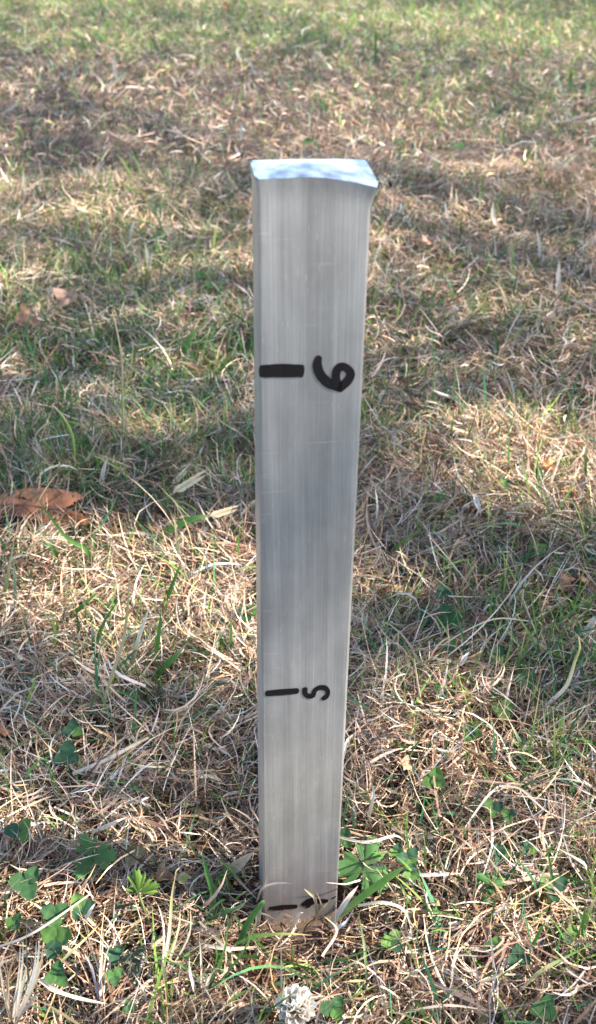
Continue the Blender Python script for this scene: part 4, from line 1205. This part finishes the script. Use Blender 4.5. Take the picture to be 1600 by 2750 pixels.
def leaf_scrap(px, py, size, label, tint=(.36, .20, .11), z=.018):
    """a small crumpled scrap of dead leaf"""
    c = at(px, py, z); R = size * depth(c) / F_PX * .5
    n = 8; V, C, q = [], [], []
    r = random.Random(int(px * 3 + py)); ph = [r.uniform(0, 6.28) for _ in range(4)]
    for i in range(n):
        for j in range(n):
            u, v = i / (n - 1) * 2 - 1, j / (n - 1) * 2 - 1
            k = 1 - .25 * (u * u * v * v) - .2 * math.sin(3 * math.atan2(v, u) + ph[0]) * max(abs(u), abs(v))
            V.append((u * R * k, v * R * .8 * k, R * (.45 * math.sin(u * 3 + ph[1]) * math.sin(v * 2.5 + ph[2]) + .35 * u * u + .1 * math.sin(7 * v + ph[3]))))
            C.append(np.array(tint) * (r.uniform(.75, 1.2)))
    for i in range(n - 1):
        for j in range(n - 1): q.append((i * n + j, (i + 1) * n + j, (i + 1) * n + j + 1, i * n + j + 1))
    o = link('leaf_scrap', mesh_np('leaf_scrap', np.array(V), q, np.array(C)), M_DEAD)
    o.location = c; o.rotation_euler = (r.uniform(.3, .9), r.uniform(-.3, .3), r.uniform(0, 6.28))
    CLEAR.append((c[0], c[1], R))
    tag(o, label, 'leaf scrap', 'scraps of dead leaf in the grass')
for a in [(1249, 1884, 48, 'crumpled tan leaf scrap below the frayed stalk right of the post', (.40, .24, .14)),
          (1520, 1560, 60, 'reddish brown leaf scrap under the bluish clover at right', (.32, .16, .08)), (1575, 1562, 46, 'brown leaf scrap cut by the right border', (.36, .20, .11)),
          (1470, 1250, 44, 'orange brown leaf scrap beside the pale bent straws', (.36, .17, .06)), (1528, 1325, 42, 'orange leaf scrap right of the pale bent straws', (.42, .20, .08)),
          (1288, 1662, 44, 'dark russet leaf scrap right of the large upright clover', (.22, .09, .05)), (1026, 1585, 46, 'brown leaf scrap close to the right edge of the post', (.26, .13, .06)),
          (1064, 1580, 30, 'small curled ochre scrap near the right edge of the post', (.48, .30, .15)), (1088, 2055, 40, 'bright tan leaf scrap in sunny straw right of the post', (.52, .34, .19)),
          (10, 1965, 44, 'orange brown leaf scrap at the left border', (.40, .18, .08)), (178, 800, 60, 'pale brown curled leaf scrap in shaded grass on the left', (.36, .21, .14)),
          (74, 855, 56, 'russet leaf scrap left of the pale brown one', (.30, .15, .08)), (498, 850, 46, 'reddish leaf scrap left of the post near the numeral six', (.30, .15, .10)),
          (608, 17, 26, 'tiny dark brown leaf far behind at the top edge', (.20, .08, .04)), (1150, 650, 34, 'small brown leaf scrap right of the post top', (.26, .13, .08)),
          (440, 2348, 46, 'brown withered scrap in the shade left of the post foot', (.20, .11, .06)), (360, 2295, 56, 'mottled olive brown withered leaf between the two toothed leaves', (.17, .13, .06)),
          (496, 2358, 34, 'small yellow green withered leaf left of the post foot', (.28, .26, .09)), (1172, 2430, 22, 'tiny orange husk in straw at lower right', (.62, .38, .16)),
          (1096, 2166, 26, 'small round dark brown seed right of the post', (.12, .06, .04))]:
    leaf_scrap(a[0], a[1], a[2], a[3], a[4])

# ------------------------------------------------------------------ flower heads
def floret_mesh(name, tint_a, tint_b):
    V, C, q = [], [], []
    n, m = 7, 3
    for i in range(n):
        t = i / (n - 1)
        w = .12 + .17 * math.sin(math.pi * t ** .8 * .86)
        for j in range(-m, m + 1):
            s = j / m
            V.append((s * w, abs(s) ** 1.5 * w * .9 - .10 + .28 * t * t, t * (1 - .12 * abs(s))))
            C.append(np.array(tint_a) * (1 - t) + np.array(tint_b) * t)
    k = 2 * m + 1
    for i in range(n - 1):
        for j in range(k - 1): q.append((i * k + j, i * k + j + 1, (i + 1) * k + j + 1, (i + 1) * k + j))
    return mesh_np(name, np.array(V), q, np.array(C))

def flower_head(px, py, size, label, tints, count, droop, z, name):
    c = at(px, py, z); R = size * depth(c) / F_PX * .5
    root = thing(name, label, 'flower', (c[0], c[1], height(c[0], c[1])))
    R0 = Vector(root.location)
    CLEAR.append((c[0], c[1], R * 1.5))
    me = floret_mesh('floret', *tints); me.materials.append(M_PETAL)
    rr = random.Random(5)
    for k in range(count):
        f = (k + .5) / count
        zc = 1 - 1.45 * f
        an = k * 2.39996
        rad = math.sqrt(max(0, 1 - zc * zc))
        d = Vector((math.cos(an) * rad, math.sin(an) * rad, zc)).normalized()
        d = (d + Vector((rr.uniform(-.2, .2), rr.uniform(-.2, .2), rr.uniform(-.15, .25) - droop))).normalized()
        o = link('floret', me, None, root)
        s = R * rr.uniform(.62, .86)
        o.matrix_local = Matrix.Translation(Vector(c) - R0 + d * R * .24) @ d.to_track_quat('Z', 'Y').to_matrix().to_4x4() @ Matrix.Rotation(rr.uniform(-.6, .6), 4, 'Z') @ Matrix.Diagonal((s * 1.05, s * 1.05, s, 1))
    foot = np.array([c[0] + .002, c[1] + .004, R0[2] - .004])
    link('stalk', tube_mesh('stalk', [foot, (foot + c) / 2, c], [.0011, .0010], [(.16, .2, .08)], 6, 6, np.array(R0)), M_LEAF, root)
flower_head(793, 2706, 112, 'white clover flower head at the bottom edge in front of the post', ((.40, .32, .20), (.80, .76, .70)), 58, .0, .026, 'clover_flower')
flower_head(702, 2614, 84, 'dried rusty brown clover flower head just behind the white flower', ((.16, .08, .04), (.33, .18, .10)), 46, .7, .012, 'dried_flower')

# ------------------------------------------------------------------ fill the lawn
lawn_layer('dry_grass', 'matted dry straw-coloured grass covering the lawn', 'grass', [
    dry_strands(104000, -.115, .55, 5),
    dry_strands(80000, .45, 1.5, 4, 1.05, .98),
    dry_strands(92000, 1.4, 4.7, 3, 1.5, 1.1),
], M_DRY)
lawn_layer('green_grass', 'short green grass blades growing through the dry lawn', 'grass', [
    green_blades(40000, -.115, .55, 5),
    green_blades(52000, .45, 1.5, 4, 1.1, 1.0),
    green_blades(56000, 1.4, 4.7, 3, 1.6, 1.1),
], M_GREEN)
lawn_beyond()
